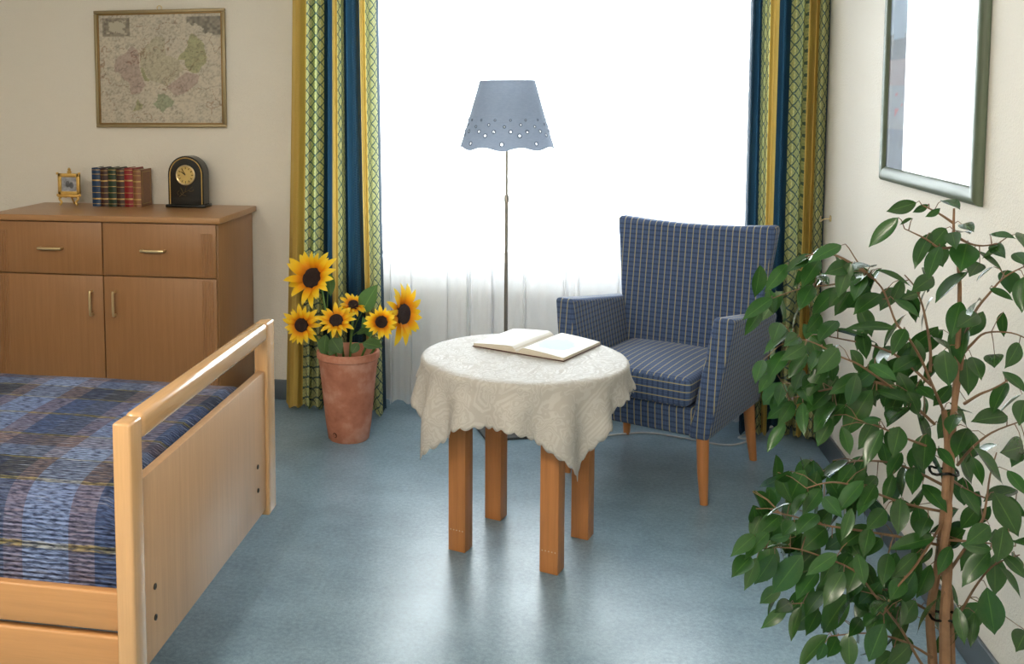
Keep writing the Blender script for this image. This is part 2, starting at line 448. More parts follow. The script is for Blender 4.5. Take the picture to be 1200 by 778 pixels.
# window: sill, outer frame and pane
w = MB()
fy0, fy1 = WALL+.38, WALL+.44
w.box((WIN[0], fy0, WIN[2]-.03), (WIN[1], fy1, WIN[2]+.012)); w.box((WIN[0], fy0, WIN[3]-.06), (WIN[1], fy1, WIN[3]))
w.box((WIN[0], fy0, WIN[2]), (WIN[0]+.06, fy1, WIN[3])); w.box((WIN[1]-.06, fy0, WIN[2]), (WIN[1], fy1, WIN[3]))
win = struct(w.build('window_1', M_WHITE, smooth=False))
MB().box((WIN[0]+.05, fy0+.02, WIN[2]), (WIN[1]-.05, fy0+.026, WIN[3]-.05)).build('pane', M_GLASS, win, smooth=False)
MB().box((WIN[0]+.003, WALL+.125, WIN[2]-.03), (WIN[1]-.003, fy0, WIN[2]), .004).build('window_sill', M_WHITE, win)

# radiator in the niche under the sill
rd = thing('radiator', 'white panel radiator behind the sheer curtain, under the window sill', 'radiator', ((WIN[0]+WIN[1])/2, WALL+.26, .1))
hw = 1.0
MB().box((-hw, -.055, .0), (hw, -.04, .50), .006).build('panel', M_WHITE, rd)
MB().box((-hw, .03, .0), (hw, .045, .50), .006).build('panel', M_WHITE, rd)
MB().box((-hw, -.05, .495), (hw, .04, .505), .002).build('top_grille', M_WHITE, rd)
for sx in (-1, 1):
    MB().box((sx*.8-.012, -.03, -.1), (sx*.8+.012, .02, .02)).build('foot', M_WHITE, rd)

# fill lights added out of view on the ceiling, to brighten surfaces facing the camera
M_EMIT = NT('fill_emitter'); M_EMIT.base((.9, .9, .9)); M_EMIT.b.inputs['Emission Color'].default_value = (1, .90, .75, 1)
M_EMIT.b.inputs['Emission Strength'].default_value = FILL_GLOW
for (lx, ly, wh) in ((-.7, .35, 'over the open floor beside the bed'), (-2.3, .9, 'over the pillow end of the bed'), (-.7, -1.4, 'by the wall opposite the window')):
    L = thing('added_fill_light', 'added fill light, a glowing opal dome out of view ' + wh, 'fill light', (lx, ly, ZC))
    MB().lathe([(0, -.03), (.29, -.03), (.30, -.02), (.30, -.001), (0, -.001)], 32).build('housing', M_WHITE, L)
    MB().lathe([(0, -.165), (.08, -.16), (.16, -.143), (.22, -.11), (.255, -.07), (.265, -.031)], 32).build('diffuser', M_EMIT.m, L)

# ------------------------------------------------------------------ curtains
def drape(name, pts, zt, zb, label, mat, cat, rows=14, uvscale=1.0, yb=0.0):
    """pts: (x_top, x_bottom, y, u) across the cloth"""
    P = smooth_path(pts, 5); V = []; uvs = []
    if mat is M_CURT:
        al = [0.0]
        for a, b in zip(P, P[1:]): al.append(al[-1]+float(np.hypot(b[0]-a[0], b[2]-a[2])))
        keys = [k for k in range(len(pts)) if k in (0, len(pts)-1) or abs(pts[k][3]-round(pts[k][3])) < .06 or (pts[k][3]-pts[k-1][3])*(pts[k+1][3]-pts[k][3]) < 0]
        for ka, kb in zip(keys, keys[1:]):
            for m in range(ka*5, kb*5+1):
                f = (al[m]-al[ka*5])/(al[kb*5]-al[ka*5]); P[m][3] = pts[ka][3]+(pts[kb][3]-pts[ka][3])*f
    for j in range(rows+1):
        t = j/rows; z = zt+(zb-zt)*t
        for k, p in enumerate(P):
            e = t**1.3
            x = p[0]+(p[1]-p[0])*e; y = p[2]+yb*t + .006*math.sin(k*1.7+t*5)*t
            dz = -.010*math.sin(k*.6)*(t > .999)
            V.append((x, y, z+dz)); uvs.append((p[3], z))
    n = len(P); F = [(j*n+i, j*n+i+1, (j+1)*n+i+1, (j+1)*n+i) for j in range(rows) for i in range(n-1)]
    me = bpy.data.meshes.new(name); me.from_pydata(V, [], F); me.update()
    uv = me.uv_layers.new(name='UVMap')
    for l in me.loops: uv.data[l.index].uv = uvs[l.vertex_index]
    me.materials.append(mat); me.polygons.foreach_set('use_smooth', [True]*len(F))
    o = link(name, me); tag(o, label, cat); return o
CT, CB = 2.42, .022
def px_curtain(rows):
    """rows: pixel x at the picture's top edge and at the hem, depth, band coordinate"""
    out = []
    for (xt, xb, Y, u) in rows:
        Y = 4.80+(Y-4.82)*1.7
        a = on_y(xt, 0, Y); b = on_y(xb, 485, Y); k = (CT-a.z)/(a.z-b.z)   # carry the edge line up to the rail
        out.append((a.x+(a.x-b.x)*k*.2, b.x, Y, u))
    return out
left_rows = [(343.5,336,4.85,.08),(347,341,4.80,.3),(353,348,4.80,.65),(359.5,355,4.84,1.0),(365,361,4.79,1.22),(370.5,366,4.835,1.5),(376,372,4.79,1.78),(380.5,378,4.83,2.0),(385,384,4.865,2.5),(389.5,390,4.83,3.0),(392,393,4.785,3.5),(395,397,4.80,4.0),(399,402,4.79,4.4),(402.5,407,4.83,5.0),(405,411,4.865,5.25),(408,415,4.84,5.4),(411,419,4.80,5.55),(416,426,4.80,5.8),(420.5,431,4.83,6.0),(423.5,434,4.795,6.5),(427,437,4.81,7.0),(433,443,4.775,7.45),(440,449,4.80,8.0),(443,453,4.835,8.12)]
drape('curtain', px_curtain(left_rows), CT, CB, 'floor-length gold, green lattice and navy striped curtain behind the sunflower pot', M_CURT, 'curtain')
right_rows = [(880,866,4.83,2.95),(884,870,4.79,2.6),(890,879,4.84,2.25),(893.5,884,4.82,2.0),(898,888,4.79,1.55),(903,892,4.82,1.0),(908,895,4.785,.5),(914,899,4.82,0.0),(920,905,4.865,-.5),(928,913,4.83,-1.0),(934,919,4.785,-1.45),(940,925,4.83,-1.8),(942.5,928,4.865,-1.9),(945,930,4.82,-1.97),(949,933,4.785,-2.0),(953,937,4.80,-2.5),(958,941,4.84,-2.6),(961,944,4.81,-2.04),(966,949,4.78,-1.6),(972,955,4.80,-1.05),(974,957,4.82,-.75),(978,961,4.86,-.3)]
drape('curtain', px_curtain(right_rows), CT, CB, 'floor-length gold, green lattice and navy striped curtain behind the blue armchair', M_CURT, 'curtain')
rng = random.Random(5)
sp = []; x = -1.03
while x < .99:                                 # flat stretches between bunched pleats
    wd = rng.choice((.05, .09, .13, .17)); yb = WALL-.055+rng.uniform(-.006, .006)
    sp += [(x, x, yb, x), (x+wd*.5, x+wd*.5, yb+rng.uniform(-.012, .014), x), (x+wd, x+wd, yb, x)]; x += wd
    for q in range(rng.choice((1, 2, 3, 4))):
        a_ = rng.uniform(.012, .024); sh = rng.uniform(-.006, .006)
        sp += [(x+.004, x+.004+sh, yb-a_, x), (x+.009, x+.009+sh, yb+a_, x)]; x += .011
drape('sheer_curtain', sp, CT, .035, 'white see-through voile curtain hanging across the whole window', M_SHEER, 'curtain', rows=8)
rail = thing('curtain_rail', 'white curtain rail above the window', 'curtain rail', (-.14, 4.84, 2.43))
for yy in (-.025, .075):
    MB().box((-1.2, yy-.012, 0), (1.2, yy+.012, .02), .004).build('track', M_WHITE, rail)
for sx in (-1.05, 0, 1.05):
    MB().box((sx-.012, -.03, .018), (sx+.012, .12, .03)).build('bracket', M_WHITE, rail)

# ------------------------------------------------------------------ sideboard
CZ = 1.0; CFY = 4.41; CXR, CXL = -1.612, -2.735
cab = thing('sideboard', 'beech veneer sideboard with two drawers over two doors', 'sideboard', ((CXL+CXR)/2, CFY, 0))
ox = (CXL+CXR)/2; hwid = (CXR-CXL)/2; cdep = WALL-.016-CFY
MB().box((-hwid, .022, .07), (hwid, cdep-.004, CZ-.028), .002).build('body', M_CAB, cab)
MB().box((-hwid+.03, .05, 0), (hwid-.03, cdep-.03, .07)).build('plinth', M_DARK, cab)
MB().box((-hwid-.022, -.012, CZ-.028), (hwid+.022, cdep, CZ), .004, 3).build('top', M_CABT, cab)
zs = .718; g = .003
def bar_handle(parent, horizontal, cx, cz, y=0.0):
    h = .055
    pts = [(-h, y, 0), (-h, y-.018, 0), (-h+.008, y-.026, 0), (h-.008, y-.026, 0), (h, y-.018, 0), (h, y, 0)]
    if not horizontal: pts = [(0, p[1], p[0]) for p in pts]
    MB().tube([(cx+p[0], p[1], cz+p[2]) for p in smooth_path(pts, 3)], .0066, 8).build('handle', M_BRASS, parent)
for s in (-1, 1):
    a, b = (s*g if s > 0 else -hwid+.004), (hwid-.004 if s > 0 else -g)
    if s < 0: a, b = -hwid+.004, -g
    fl = MB().box((a, 0, zs+g), (b, .02, CZ-.034), .0015).build('drawer', M_CAB, cab)
    bar_handle(fl, True, ((a+b)/2 + (-.025 if s > 0 else .02)), .842)
    d = MB().box((a, 0, .075), (b, .02, zs-g), .0015).build('door', M_CAB, cab)
    bar_handle(d, False, s*.058, .588)
    # fluted strip at the outer side of each front
    fx = s*(hwid-.045)
    for (par, z0, z1) in ((fl, zs+.01, CZ-.075), (d, .09, zs-.012)):
        for q in (-.024, -.012, 0, .012, .024):
            MB().tube([(fx+q, .0005, z0), (fx+q, .0005, z1)], .0042, 6).build('flute', M_CAB, par)

# things on the sideboard
bookY = 4.79
cols = [lin(20, 52, 88), lin(58, 30, 26), lin(20, 48, 30), lin(52, 28, 24), lin(134, 22, 32), lin(132, 88, 58)]
bname = ['blue', 'dark brown', 'green', 'brown', 'red', 'tan brown']
pos = ['outermost, by the gilt easel frame', 'between the blue and the green books', 'between two brown books', 'between the green and the red books', 'beside the tan one', 'outermost, facing the clock']
edges = [108, 118, 127, 136.6, 146, 156, 165.5]
M_GILT = plain('gilt_tooling', lin(182, 152, 94), .4, .6)
M_PAGES = plain('page_block', lin(214, 202, 176), .8, var=.1, scale=200)
for i in range(6):
    xa = on_y(edges[i], 240, bookY).x; xb = on_y(edges[i+1], 240, bookY).x - .001
    wd = xb-xa; hgt = .195 - .004*(i % 2) - (.003 if i == 5 else 0)
    b = thing('leather_book', f'{bname[i]} leather-bound book with gilt spine bands, {pos[i]}', 'book', (xa+wd/2, bookY, CZ), 0, 'leather books on the sideboard')
    mc = plain('leather_'+bname[i].replace(' ', '_'), cols[i], .38, var=.25, scale=70)
    dp = .135
    m = MB()
    prof = [(-wd/2+.0005+ (wd-.001)*k/8, .006-.006*math.sin(PI*k/8)) for k in range(9)]
    V = []; 
    m.raw([(x, y, z) for z in (0, hgt) for x, y in prof], [(k, k+1, 9+k+1, 9+k) for k in range(8)])
    m.box((-wd/2, .005, 0), (-wd/2+.003, dp, hgt)); m.box((wd/2-.003, .005, 0), (wd/2, dp, hgt))
    m.build('cover', mc, b)
    MB().box((-wd/2+.003, .008, .004), (wd/2-.003, dp-.004, hgt-.004)).build('page_block', M_PAGES, b)
    for kz in (.07, .2, .36, .52, .68, .84, .95):
        mm = MB(); z = kz*hgt; th = .0014 if kz not in (.2, .68) else .0035
        mm.raw([(x*1.0, y-.0012, zz) for zz in (z-th, z+th) for x, y in prof], [(k, k+1, 9+k+1, 9+k) for k in range(8)])
        mm.build('gilt_band', M_GILT, b)
    if i == 5:
        mm = MB(); e = .012; xo = wd/2+.0006
        for (y0, z0, y1, z1) in ((.02, e, dp-e, e+.003), (.02, hgt-e-.003, dp-e, hgt-e), (.02, e, .023, hgt-e), (dp-e-.003, e, dp-e, hgt-e)):
            mm.box((wd/2-.0005, y0, z0), (xo, y1, z1))
        mm.build('gilt_border', M_GILT, b)
# easel frame
ey = 4.80; e0 = on_y(69, 238, ey); e1 = on_y(94.5, 238, ey); ew = (e1.x-e0.x)/2
ez = thing('easel_picture_frame', 'small gilt picture frame with a grey photo on a curved-leg easel', 'picture frame', ((e0.x+e1.x)/2, ey, CZ))
fz0, fz1 = .055, .165
m = MB(); t_ = .018
m.box((-ew, -.008, fz0), (ew, .008, fz0+t_), .003); m.box((-ew, -.008, fz1-t_), (ew, .008, fz1), .003)
m.box((-ew, -.008, fz0), (-ew+t_, .008, fz1), .003); m.box((ew-t_, -.008, fz0), (ew, .008, fz1), .003)
for sx in (-1, 1):
    for zz in (fz0, fz1): m.box((sx*ew-.006, -.011, zz-.006), (sx*ew+.006, -.004, zz+.006), .002)
m.build('frame', M_GOLD, ez)
MB().box((-ew+t_-.004, -.0005, fz0+t_-.004), (ew-t_+.004, .003, fz1-t_+.004)).build('mount', M_PAGES, ez)
pw = ew-t_-.002
def snap(u, v):
    g_ = .16+.35*fbm(u*5, v*5+9)
    d = min(math.hypot((u-.4)*1.6, v-.5), math.hypot((u-.66)*1.6, v-.42))
    if d < .24: g_ *= .35
    return (g_*.95, g_, g_*1.12)
print_panel('photograph', 1, 1, 24, 24, snap, ez, print_mat('photo_print', .3), lambda u, v: (-pw+2*pw*u, -.0012, fz0+t_+.002+(fz1-fz0-2*t_-.004)*v))
MB().lathe([(0, .0), (.010, .004), (.012, .012), (.006, .02), (.009, .026), (0, .034)], 12, (0, .004, fz1-.004)).build('finial', M_GOLD, ez)
for sx in (-1, 1):
    MB().tube(smooth_path([(sx*ew*.25, -.004, .046), (sx*ew*.62, -.006, .048), (sx*ew*.86, -.008, .036), (sx*ew*.66, -.009, .018), (sx*ew*.80, -.012, .004)], 5), [.006]*21, 8).build('leg', M_GOLD, ez)
MB().tube([(0, .006, .06), (0, .05, .004)], .004, 8).build('back_leg', M_GOLD, ez)
MB().box((-ew*.98, -.016, .044), (ew*.98, .008, .056), .003).build('ledge', M_GOLD, ez)
# clock
cyk = 4.80; c0 = on_y(198.5, 239, cyk); c1 = on_y(243.5, 239, cyk); cw = (c1.x-c0.x)/2 - .008
ck = thing('mantel_clock', 'black arched mantel clock with gold dial and flower inlay', 'clock', ((c0.x+c1.x)/2-.012, cyk, CZ))
def arch(w_, z0, top, n=20):
    return [(w_, z0)] + [(w_*math.cos(PI*k/n), top-w_+w_*math.sin(PI*k/n)) for k in range(n+1)] + [(-w_, z0)]
ctop = .258; cdp = .075
MB().prism(arch(cw, .014, ctop), 0, cdp).build('case', M_BLACK, ck)
MB().box((-cw-.012, -.012, 0), (cw+.012, cdp+.008, .016), .004, 3).build('plinth', M_BLACK, ck)
li = arch(cw-.010, .018, ctop-.010)
MB().tube([(x, -.0005, z) for x, z in li], .0026, 6).build('gold_inlay', M_GOLD, ck)
dz = ctop-cw-.002; dr = .047
def vdisc(r, y, seg=32):
    m = MB(); m.raw([(0, y, dz)] + [(r*math.cos(2*PI*k/seg), y, dz+r*math.sin(2*PI*k/seg)) for k in range(seg)], [(0, 1+(k+1) % seg, 1+k)[::-1] for k in range(seg)]); return m
MB().tube([(dr*math.cos(2*PI*k/32), -.003, dz+dr*math.sin(2*PI*k/32)) for k in range(33)], .0045, 8, False).build('bezel', M_BRASS, ck)
dl = vdisc(dr, -.002).build('dial', plain('dial_gold', lin(200, 172, 104), .4, .3), ck)
for k in range(12):
    a = 2*PI*k/12; m = MB(); r0, r1 = .030, .040
    m.tube([(r0*math.sin(a), -.003, dz+r0*math.cos(a)), (r1*math.sin(a), -.003, dz+r1*math.cos(a))], .0016, 4); m.build('hour_mark', M_BLACK, dl)
for a, r, rr in ((-.90, .026, .0022), (-.52, .036, .0016)):
    MB().tube([(0, -.005, dz), (r*math.sin(a), -.005, dz+r*math.cos(a))], rr, 5).build('hand', M_BLACK, dl)
m = MB()
for pts in (((-.035, .055), (-.01, .075), (.01, .085), (.035, .105)), ((-.005, .078), (.0, .1), (.012, .112)), ((-.03, .075), (-.02, .065), (0, .06)), ((.01, .086), (.03, .082), (.04, .09)), ((-.04, .062), (-.045, .075), (-.035, .085)), ((-.015, .07), (-.022, .09), (-.03, .1))):
    m.tube([(p[0], -.0003, p[1]) for p in smooth_path([(a, b) for a, b in pts], 4)], .0011, 4)
m.build('flower_inlay', plain('dull_gold', lin(120, 100, 60), .4, .5), ck)

# ------------------------------------------------------------------ framed map
mp0 = on_y(109.3, 12.8, WALL-.02); mp1 = on_y(265.2, 149.6, WALL-.02)
mw, mh = (mp1.x-mp0.x)/2, (mp0.z-mp1.z)/2
mf = thing('framed_map', 'old coloured map in a narrow gilt frame above the sideboard', 'picture', ((mp0.x+mp1.x)/2, WALL, (mp0.z+mp1.z)/2))
M_SLIP = plain('dark_gilt_slip', lin(142, 112, 66), .4, .4, var=.15, scale=40)
M_MAPF = plain('olive_gilt_frame', lin(150, 134, 100), .4, .35, var=.12, scale=40)
def frame_parts(name, w_, h_, t_, y0, y1, mat, parent, bev=.003):
    for nm, lo, hi in (('top', (-w_, y0, h_-t_), (w_, y1, h_)), ('bottom', (-w_, y0, -h_), (w_, y1, -h_+t_)), ('left', (-w_, y0, -h_+t_), (-w_+t_, y1, h_-t_)), ('right', (w_-t_, y0, -h_+t_), (w_, y1, h_-t_))):
        MB().box(lo, hi, bev, 2).build(name, mat, parent)
frame_parts('frame_moulding', mw, mh, .016, -.022, -.001, M_MAPF, mf)
frame_parts('gilt_slip', mw-.015, mh-.015, .009, -.016, -.001, M_SLIP, mf, .002)
pol = {
 'olive': ([(.635, .575), (.66, .62), (.71, .66), (.72, .72), (.75, .80), (.77, .825), (.81, .80), (.85, .73), (.885, .60), (.88, .55), (.84, .52), (.82, .47), (.78, .46), (.74, .48), (.71, .52), (.71, .57)], (158, 158, 116)),
 'moss2': ([(.335, .51), (.355, .51), (.38, .45), (.42, .40), (.41, .385), (.375, .39), (.355, .43)], (146, 148, 108)),
 'pink': ([(.115, .48), (.14, .60), (.19, .635), (.27, .71), (.31, .68), (.335, .62), (.33, .52), (.35, .42), (.38, .36), (.34, .28), (.25, .27), (.24, .37), (.20, .40), (.17, .46)], (172, 152, 142)),
 'rose': ([(.55, .33), (.63, .40), (.72, .47), (.80, .45), (.825, .43), (.79, .36), (.74, .31), (.68, .27), (.62, .24), (.59, .28)], (174, 154, 144)),
 'sage': ([(.48, .26), (.54, .265), (.61, .20), (.60, .16), (.55, .14), (.52, .10), (.48, .14), (.44, .17), (.47, .21)], (146, 156, 126)),
 'moss': ([(.26, .10), (.29, .17), (.31, .22), (.33, .18), (.36, .17), (.34, .13), (.30, .12)], (156, 156, 116)),
 'grey': ([(.34, .66), (.46, .80), (.54, .78), (.55, .62), (.64, .58), (.70, .50), (.55, .34), (.42, .40), (.34, .52)], (180, 172, 148)),
}
polL = {k: ([(x, y) for x, y in p], lin(*c)) for k, (p, c) in pol.items()}
def map_print(u, v):
    wx = u+.03*(fbm(u*14, v*14)-.5); wy = v+.03*(fbm(u*14+31, v*14+7)-.5)
    c = np.array(lin(194, 185, 168)) * (.90+.2*fbm(u*6, v*6))
    for k, (p, col) in polL.items():
        if in_poly(wx, wy, p): c = .15*c+.85*np.array(col)*(.90+.14*fbm(u*20, v*20)); break
    n = abs(fbm(u*20, v*20, 3)-.5)
    if n < .022: c = c*.74
    n2 = abs(fbm(u*5+3, v*5+11, 4)-.5)
    if n2 < .007: c = c*np.array((.66, .54, .50))
    g1, g2 = vnoise(u*95, v*95), vnoise(u*60+40, v*60+3)
    c = c*(1-.60*max(0, g1-.5)-.35*max(0, g2-.45))
    if .03 < u < .26 and .80 < v < .975:      # title cartouche
        e = min(u-.03, .26-u)/.23; e2 = min(v-.80, .975-v)/.175
        if min(e*1.0, e2)+.30*(fbm(u*40, v*40)-.5) < .2: c = np.array(lin(132, 124, 110))*(.6+.8*vnoise(u*60, v*60))
        else: c = np.array(lin(176, 168, 150))
    if u > .72 and v > .80 and (v-.82)+.10*(fbm(u*30, v*30)-.5) > (.90-u)*.62 and v < .975: c = np.array(lin(128, 122, 110))*(.5+.9*vnoise(u*50, v*50))
    return tuple(c)
iw, ih = mw-.023, mh-.023
print_panel('map_print', 1, 1, 150, 130, map_print, mf, print_mat('map_paper', .55, .15, .15), lambda u, v: (-iw+2*iw*u, -.010, -ih+2*ih*v))
MB().tube([(.003+.012*math.cos(2*PI*k/16), -.008, mh+.008+.012*math.sin(2*PI*k/16)) for k in range(17)], .003, 6, False).build('hanging_ring', M_BRASS, mf)

# ------------------------------------------------------------------ glazed picture on the right wall
pb = on_x(1029.4, 210.4, X1-.02); pc = on_x(1143.1, 243.1, X1-.02)
py0, py1 = pc.y, pb.y; pz0 = (pb.z+pc.z)/2; pz1 = pz0+.95
pf = thing('framed_landscape', 'tall glazed poppy meadow picture in a rounded green wooden frame', 'picture', (X1, (py0+py1)/2, (pz0+pz1)/2))
M_PFR = wood('green_stained_frame', lin(84, 96, 74), 'z', .62, .42, .6)
M_PFRY = wood('green_stained_frame_rail', lin(84, 96, 74), 'y', .62, .42, .6)
hy, hz = (py1-py0)/2, (pz1-pz0)/2; ft = .052
def round_bar(p0, p1, across, t_, depth, n=9):
    """half-round moulding from p0 to p1, flat side on the wall (x=0), across = unit vector inwards"""
    V = []
    run = (Vector(p1)-Vector(p0)).normalized()
    for p, sg in ((p0, 1), (p1, -1)):
        for k in range(n+1):
            a = PI*k/n; ac = t_/2-t_/2*math.cos(a); q = Vector(p)+across*ac+run*sg*ac; V.append((-.002-depth*math.sin(a)**.7 if 0 < k < n else -.002, q.y, q.z))
    F = [(k, k+1, n+1+k+1, n+1+k) for k in range(n)] + [tuple(range(n, -1, -1)), tuple(range(n+1, 2*n+2))]
    m = MB(); m.raw(V, F); bmesh.ops.recalc_face_normals(m.bm, faces=m.bm.faces[:]); return m
round_bar((0, -hy, -hz), (0, hy, -hz), Vector((0, 0, 1)), ft, .022).build('frame_rail', M_PFRY, pf)
round_bar((0, -hy, hz), (0, hy, hz), Vector((0, 0, -1)), ft, .022).build('frame_rail', M_PFRY, pf)
round_bar((0, -hy, -hz), (0, -hy, hz), Vector((0, 1, 0)), ft, .023).build('frame_stile', M_PFR, pf)
round_bar((0, hy, -hz), (0, hy, hz), Vector((0, -1, 0)), ft, .023).build('frame_stile', M_PFR, pf)
def meadow(u, v):
    # u: far -> near, v: bottom -> top
    sky = np.array(lin(112, 134, 158))*(.75+.5*fbm(u*5, v*6)); tree = np.array(lin(34, 48, 66))*(.8+.4*fbm(u*30, v*30))
    field = np.array(lin(88, 92, 104))*(.8+.4*fbm(u*9, v*14))
    line = .49+.09*fbm(u*11, 2)
    if v > line: return tuple(sky)
    if v > .43: return tuple(tree)
    if .18 < v < .36 and vnoise(u*34, v*50) > .80: return lin(130, 52, 62)
    if v < .17: field = np.array(lin(52, 68, 92))*(.8+.4*fbm(u*20, v*20))
    elif v > .33: field = np.array(lin(104, 86, 92))*(.85+.3*fbm(u*12, v*20))
    return tuple(field)
gy, gz = hy-ft*.8, hz-ft*.8
print_panel('landscape_print', 1, 1, 60, 100, meadow, pf, print_mat('print_under_glass', .5, 1.0, .0, .5), lambda u, v: (-.012, gy-2*gy*u, -gz+2*gz*v))

# ------------------------------------------------------------------ bed
bx0 = -.91
bed = thing('care_bed', 'beech bed with panelled footboard and two-board side rails', 'bed', (bx0, 2.47, 0))
BY0, BY1 = -.52, .52           # footboard ends, local y
def round_post(y0, y1, zb, zt):
    m = MB(); m.box((-.042, y0, zb), (0, y1, zt), .006, 3); return m
post_t = .868
fp = [round_post(BY0, BY0+.06, .272, post_t), round_post(BY1-.075, BY1, .272, post_t)]
for q in fp: q.build('post', M_BED, bed)
MB().box((-.044, BY0+.0615, .815), (.002, BY1-.0765, .872), .014, 4).build('top_rail', M_BEDR, bed)
pan = MB().box((-.034, BY0+.058, .292), (-.010, BY1-.073, .722), .003, 2).build('foot_panel', M_BEDP, bed)
for yy in (BY0+.128, BY1-.155):
    for zz in (.454, .382):
        MB().lathe([(0, 0), (.007, 0), (.007, .003), (.004, .003), (.003, .0015), (0, .0015)], 12).build('screw', M_SCREW, pan).matrix_local = Matrix.Translation((-.0105, yy, zz)) @ Matrix.Rotation(PI/2, 4, 'Y')
BL = 2.10
for (z0, z1) in ((.402, .490), (.292, .390)):
    for ys in (-1, 1):
        yo = BY0+.016 if ys < 0 else BY1-.041
        MB().box((-BL, yo, z0), (-.043, yo+.025, z1), .006, 3).build('side_rail', M_BEDS, bed)
MB().box((-BL, BY0+.045, .40), (-.045, BY1-.045, .42)).build('slatted_base', M_BEDS, bed)
MB().box((-BL-.04, BY0, .272), (-BL, BY1, 1.0), .012, 3).build('headboard', M_BEDP, bed)
MB().box((-BL+.02, BY0+.06, .42), (-.06, BY1-.06, .655), .05, 4).build('mattress', plain('ticking', (.75, .74, .72), .9), bed)
for xx in (-.55, -1.6):
    for ys in (-.30, .30):
        MB().tube([(xx, ys, .06), (xx, ys, .40)], .022, 12).lathe([(0, 0), (.03, 0), (.034, .03), (.03, .06), (0, .06)], 14, (xx, ys, 0)).build('leg', M_STEEL, bed)
# bedspread: one woven sheet over the mattress, tucked behind the side rails
def spread():
    nx, ny = 90, 64; V = []; uv = []
    ya, yb_ = BY0+.047, BY1-.047
    path = [(ya, .425), (ya+.001, .50), (ya+.003, .58), (ya+.012, .635), (ya+.04, .672), (ya+.09, .690), (ya+.20, .697)]
    full = path + [(0, .70)] + [(-y, z) for y, z in path[::-1]]
    P = smooth_path(full, 5); s = [0]
    for a, b in zip(P, P[1:]): s.append(s[-1]+float(np.hypot(*(b-a))))
    n = len(P)
    for i in range(nx+1):
        x = -.050-(BL-.06)*i/nx
        for k in range(n):
            y, z = P[k]
            top = max(0, min(1, (z-.6)/.09))
            dz = top*.010*(fbm(x*5+9, y*6+4)-.5) - (.05*max(0, 1-(-.050-x)/.05)**2)*top
            dy = (1-top)*.006*(fbm(x*9, z*7+3)-.5)*(1 if y < 0 else -1)
            V.append((x, y+abs(dy)*(1 if y < 0 else -1), z+dz)); uv.append((-.045-x, s[k]))
    F = [(i*n+k, (i+1)*n+k, (i+1)*n+k+1, i*n+k+1) for i in range(nx) for k in range(n-1)]
    me = bpy.data.meshes.new('bedspread'); me.from_pydata(V, [], F); me.update()
    l_ = me.uv_layers.new(name='UVMap')
    for l in me.loops: l_.data[l.index].uv = uv[l.vertex_index]
    me.materials.append(M_SPREAD); me.polygons.foreach_set('use_smooth', [True]*len(F))
    me.flip_normals() if me.polygons[len(F)//2].normal.z < 0 else None
    o = link('bedspread', me); o.location = bed.location
    tag(o, 'blue and brown plaid rag-woven bedspread covering the bed', 'bedspread')
spread()

# ------------------------------------------------------------------ armchair
ARM = thing('armchair', 'blue pinstriped upholstered armchair with beech legs', 'armchair', (.353, 4.313, 0), math.radians(-26.1))
def soft(c8, bev, name, seg=4, cuts=0, puff=None):
    m = MB().hexa(c8, bev, seg, cuts)
    if puff:
        for v in m.bm.verts: v.co = puff(v.co)
    return m.build(name, M_CHAIR, ARM, True, True)
def taper(x0, x1, y0, y1, z0, X0_, X1_, Y0_, Y1_, z1):
    return [(x0, y0, z0), (x1, y0, z0), (x1, y1, z0), (x0, y1, z0), (X0_, Y0_, z1), (X1_, Y0_, z1), (X1_, Y1_, z1), (X0_, Y1_, z1)]
soft(taper(-.240, .240, -.275, .30, .250, -.240, .240, -.285, .31, .365), .018, 'seat_base')
def cush(p):
    k = max(0, 1-(p.x/.24)**2)*max(0, 1-((p.y+.03)/.30)**2)
    return Vector((p.x, p.y, p.z+(.018*k if p.z > .43 else 0)))
cu = soft(taper(-.228, .228, -.315, .235, .367, -.236, .236, -.310, .235, .478), .026, 'seat_cushion', 4, 5, cush)
for p in cu.data.polygons:                      # stripes run lengthwise along the cushion's front boxing
    if abs(p.normal.z) < .6:
        for li in p.loop_indices:
            co = cu.data.vertices[cu.data.loops[li].vertex_index].co; cu.data.uv_layers[0].data[li].uv = (co.z, co.x if abs(p.normal.y) > .5 else co.y)
def backcurve(p):
    return Vector((p.x, p.y-.10*p.x*p.x*max(0, (p.z-.4)), p.z+.02*(p.x/.35)**2*max(0, (p.z-.5)/.5)))
soft(taper(-.27, .27, .235, .325, .34, -.352, .352, .335, .415, .985), .022, 'backrest', 4, 4, backcurve)
for s in (-1, 1):
    b0, b1, t0, t1 = (.222, .302, .290, .372)
    lo = [(b0, -.30, .252), (b1, -.30, .252), (b1, .33, .252), (b0, .33, .252)]
    hi = [(t0, -.235, .715), (t1, -.235, .715), (t1-.01, .355, .640), (t0, .355, .640)]
    c = lo+hi
    if s < 0: c = [(-x, y, z) for x, y, z in (lo[1], lo[0], lo[3], lo[2], hi[1], hi[0], hi[3], hi[2])]
    soft(c, .016, 'armrest', 3, 3)
    for (ly, dy) in ((-.265, -.012), (.285, .035)):
        MB().tube([(s*.270, ly, .254), (s*.276, ly+dy*.5, .12), (s*.285, ly+dy, .0)], [.024, .021, .015], 14).build('leg', M_CLEG, ARM)

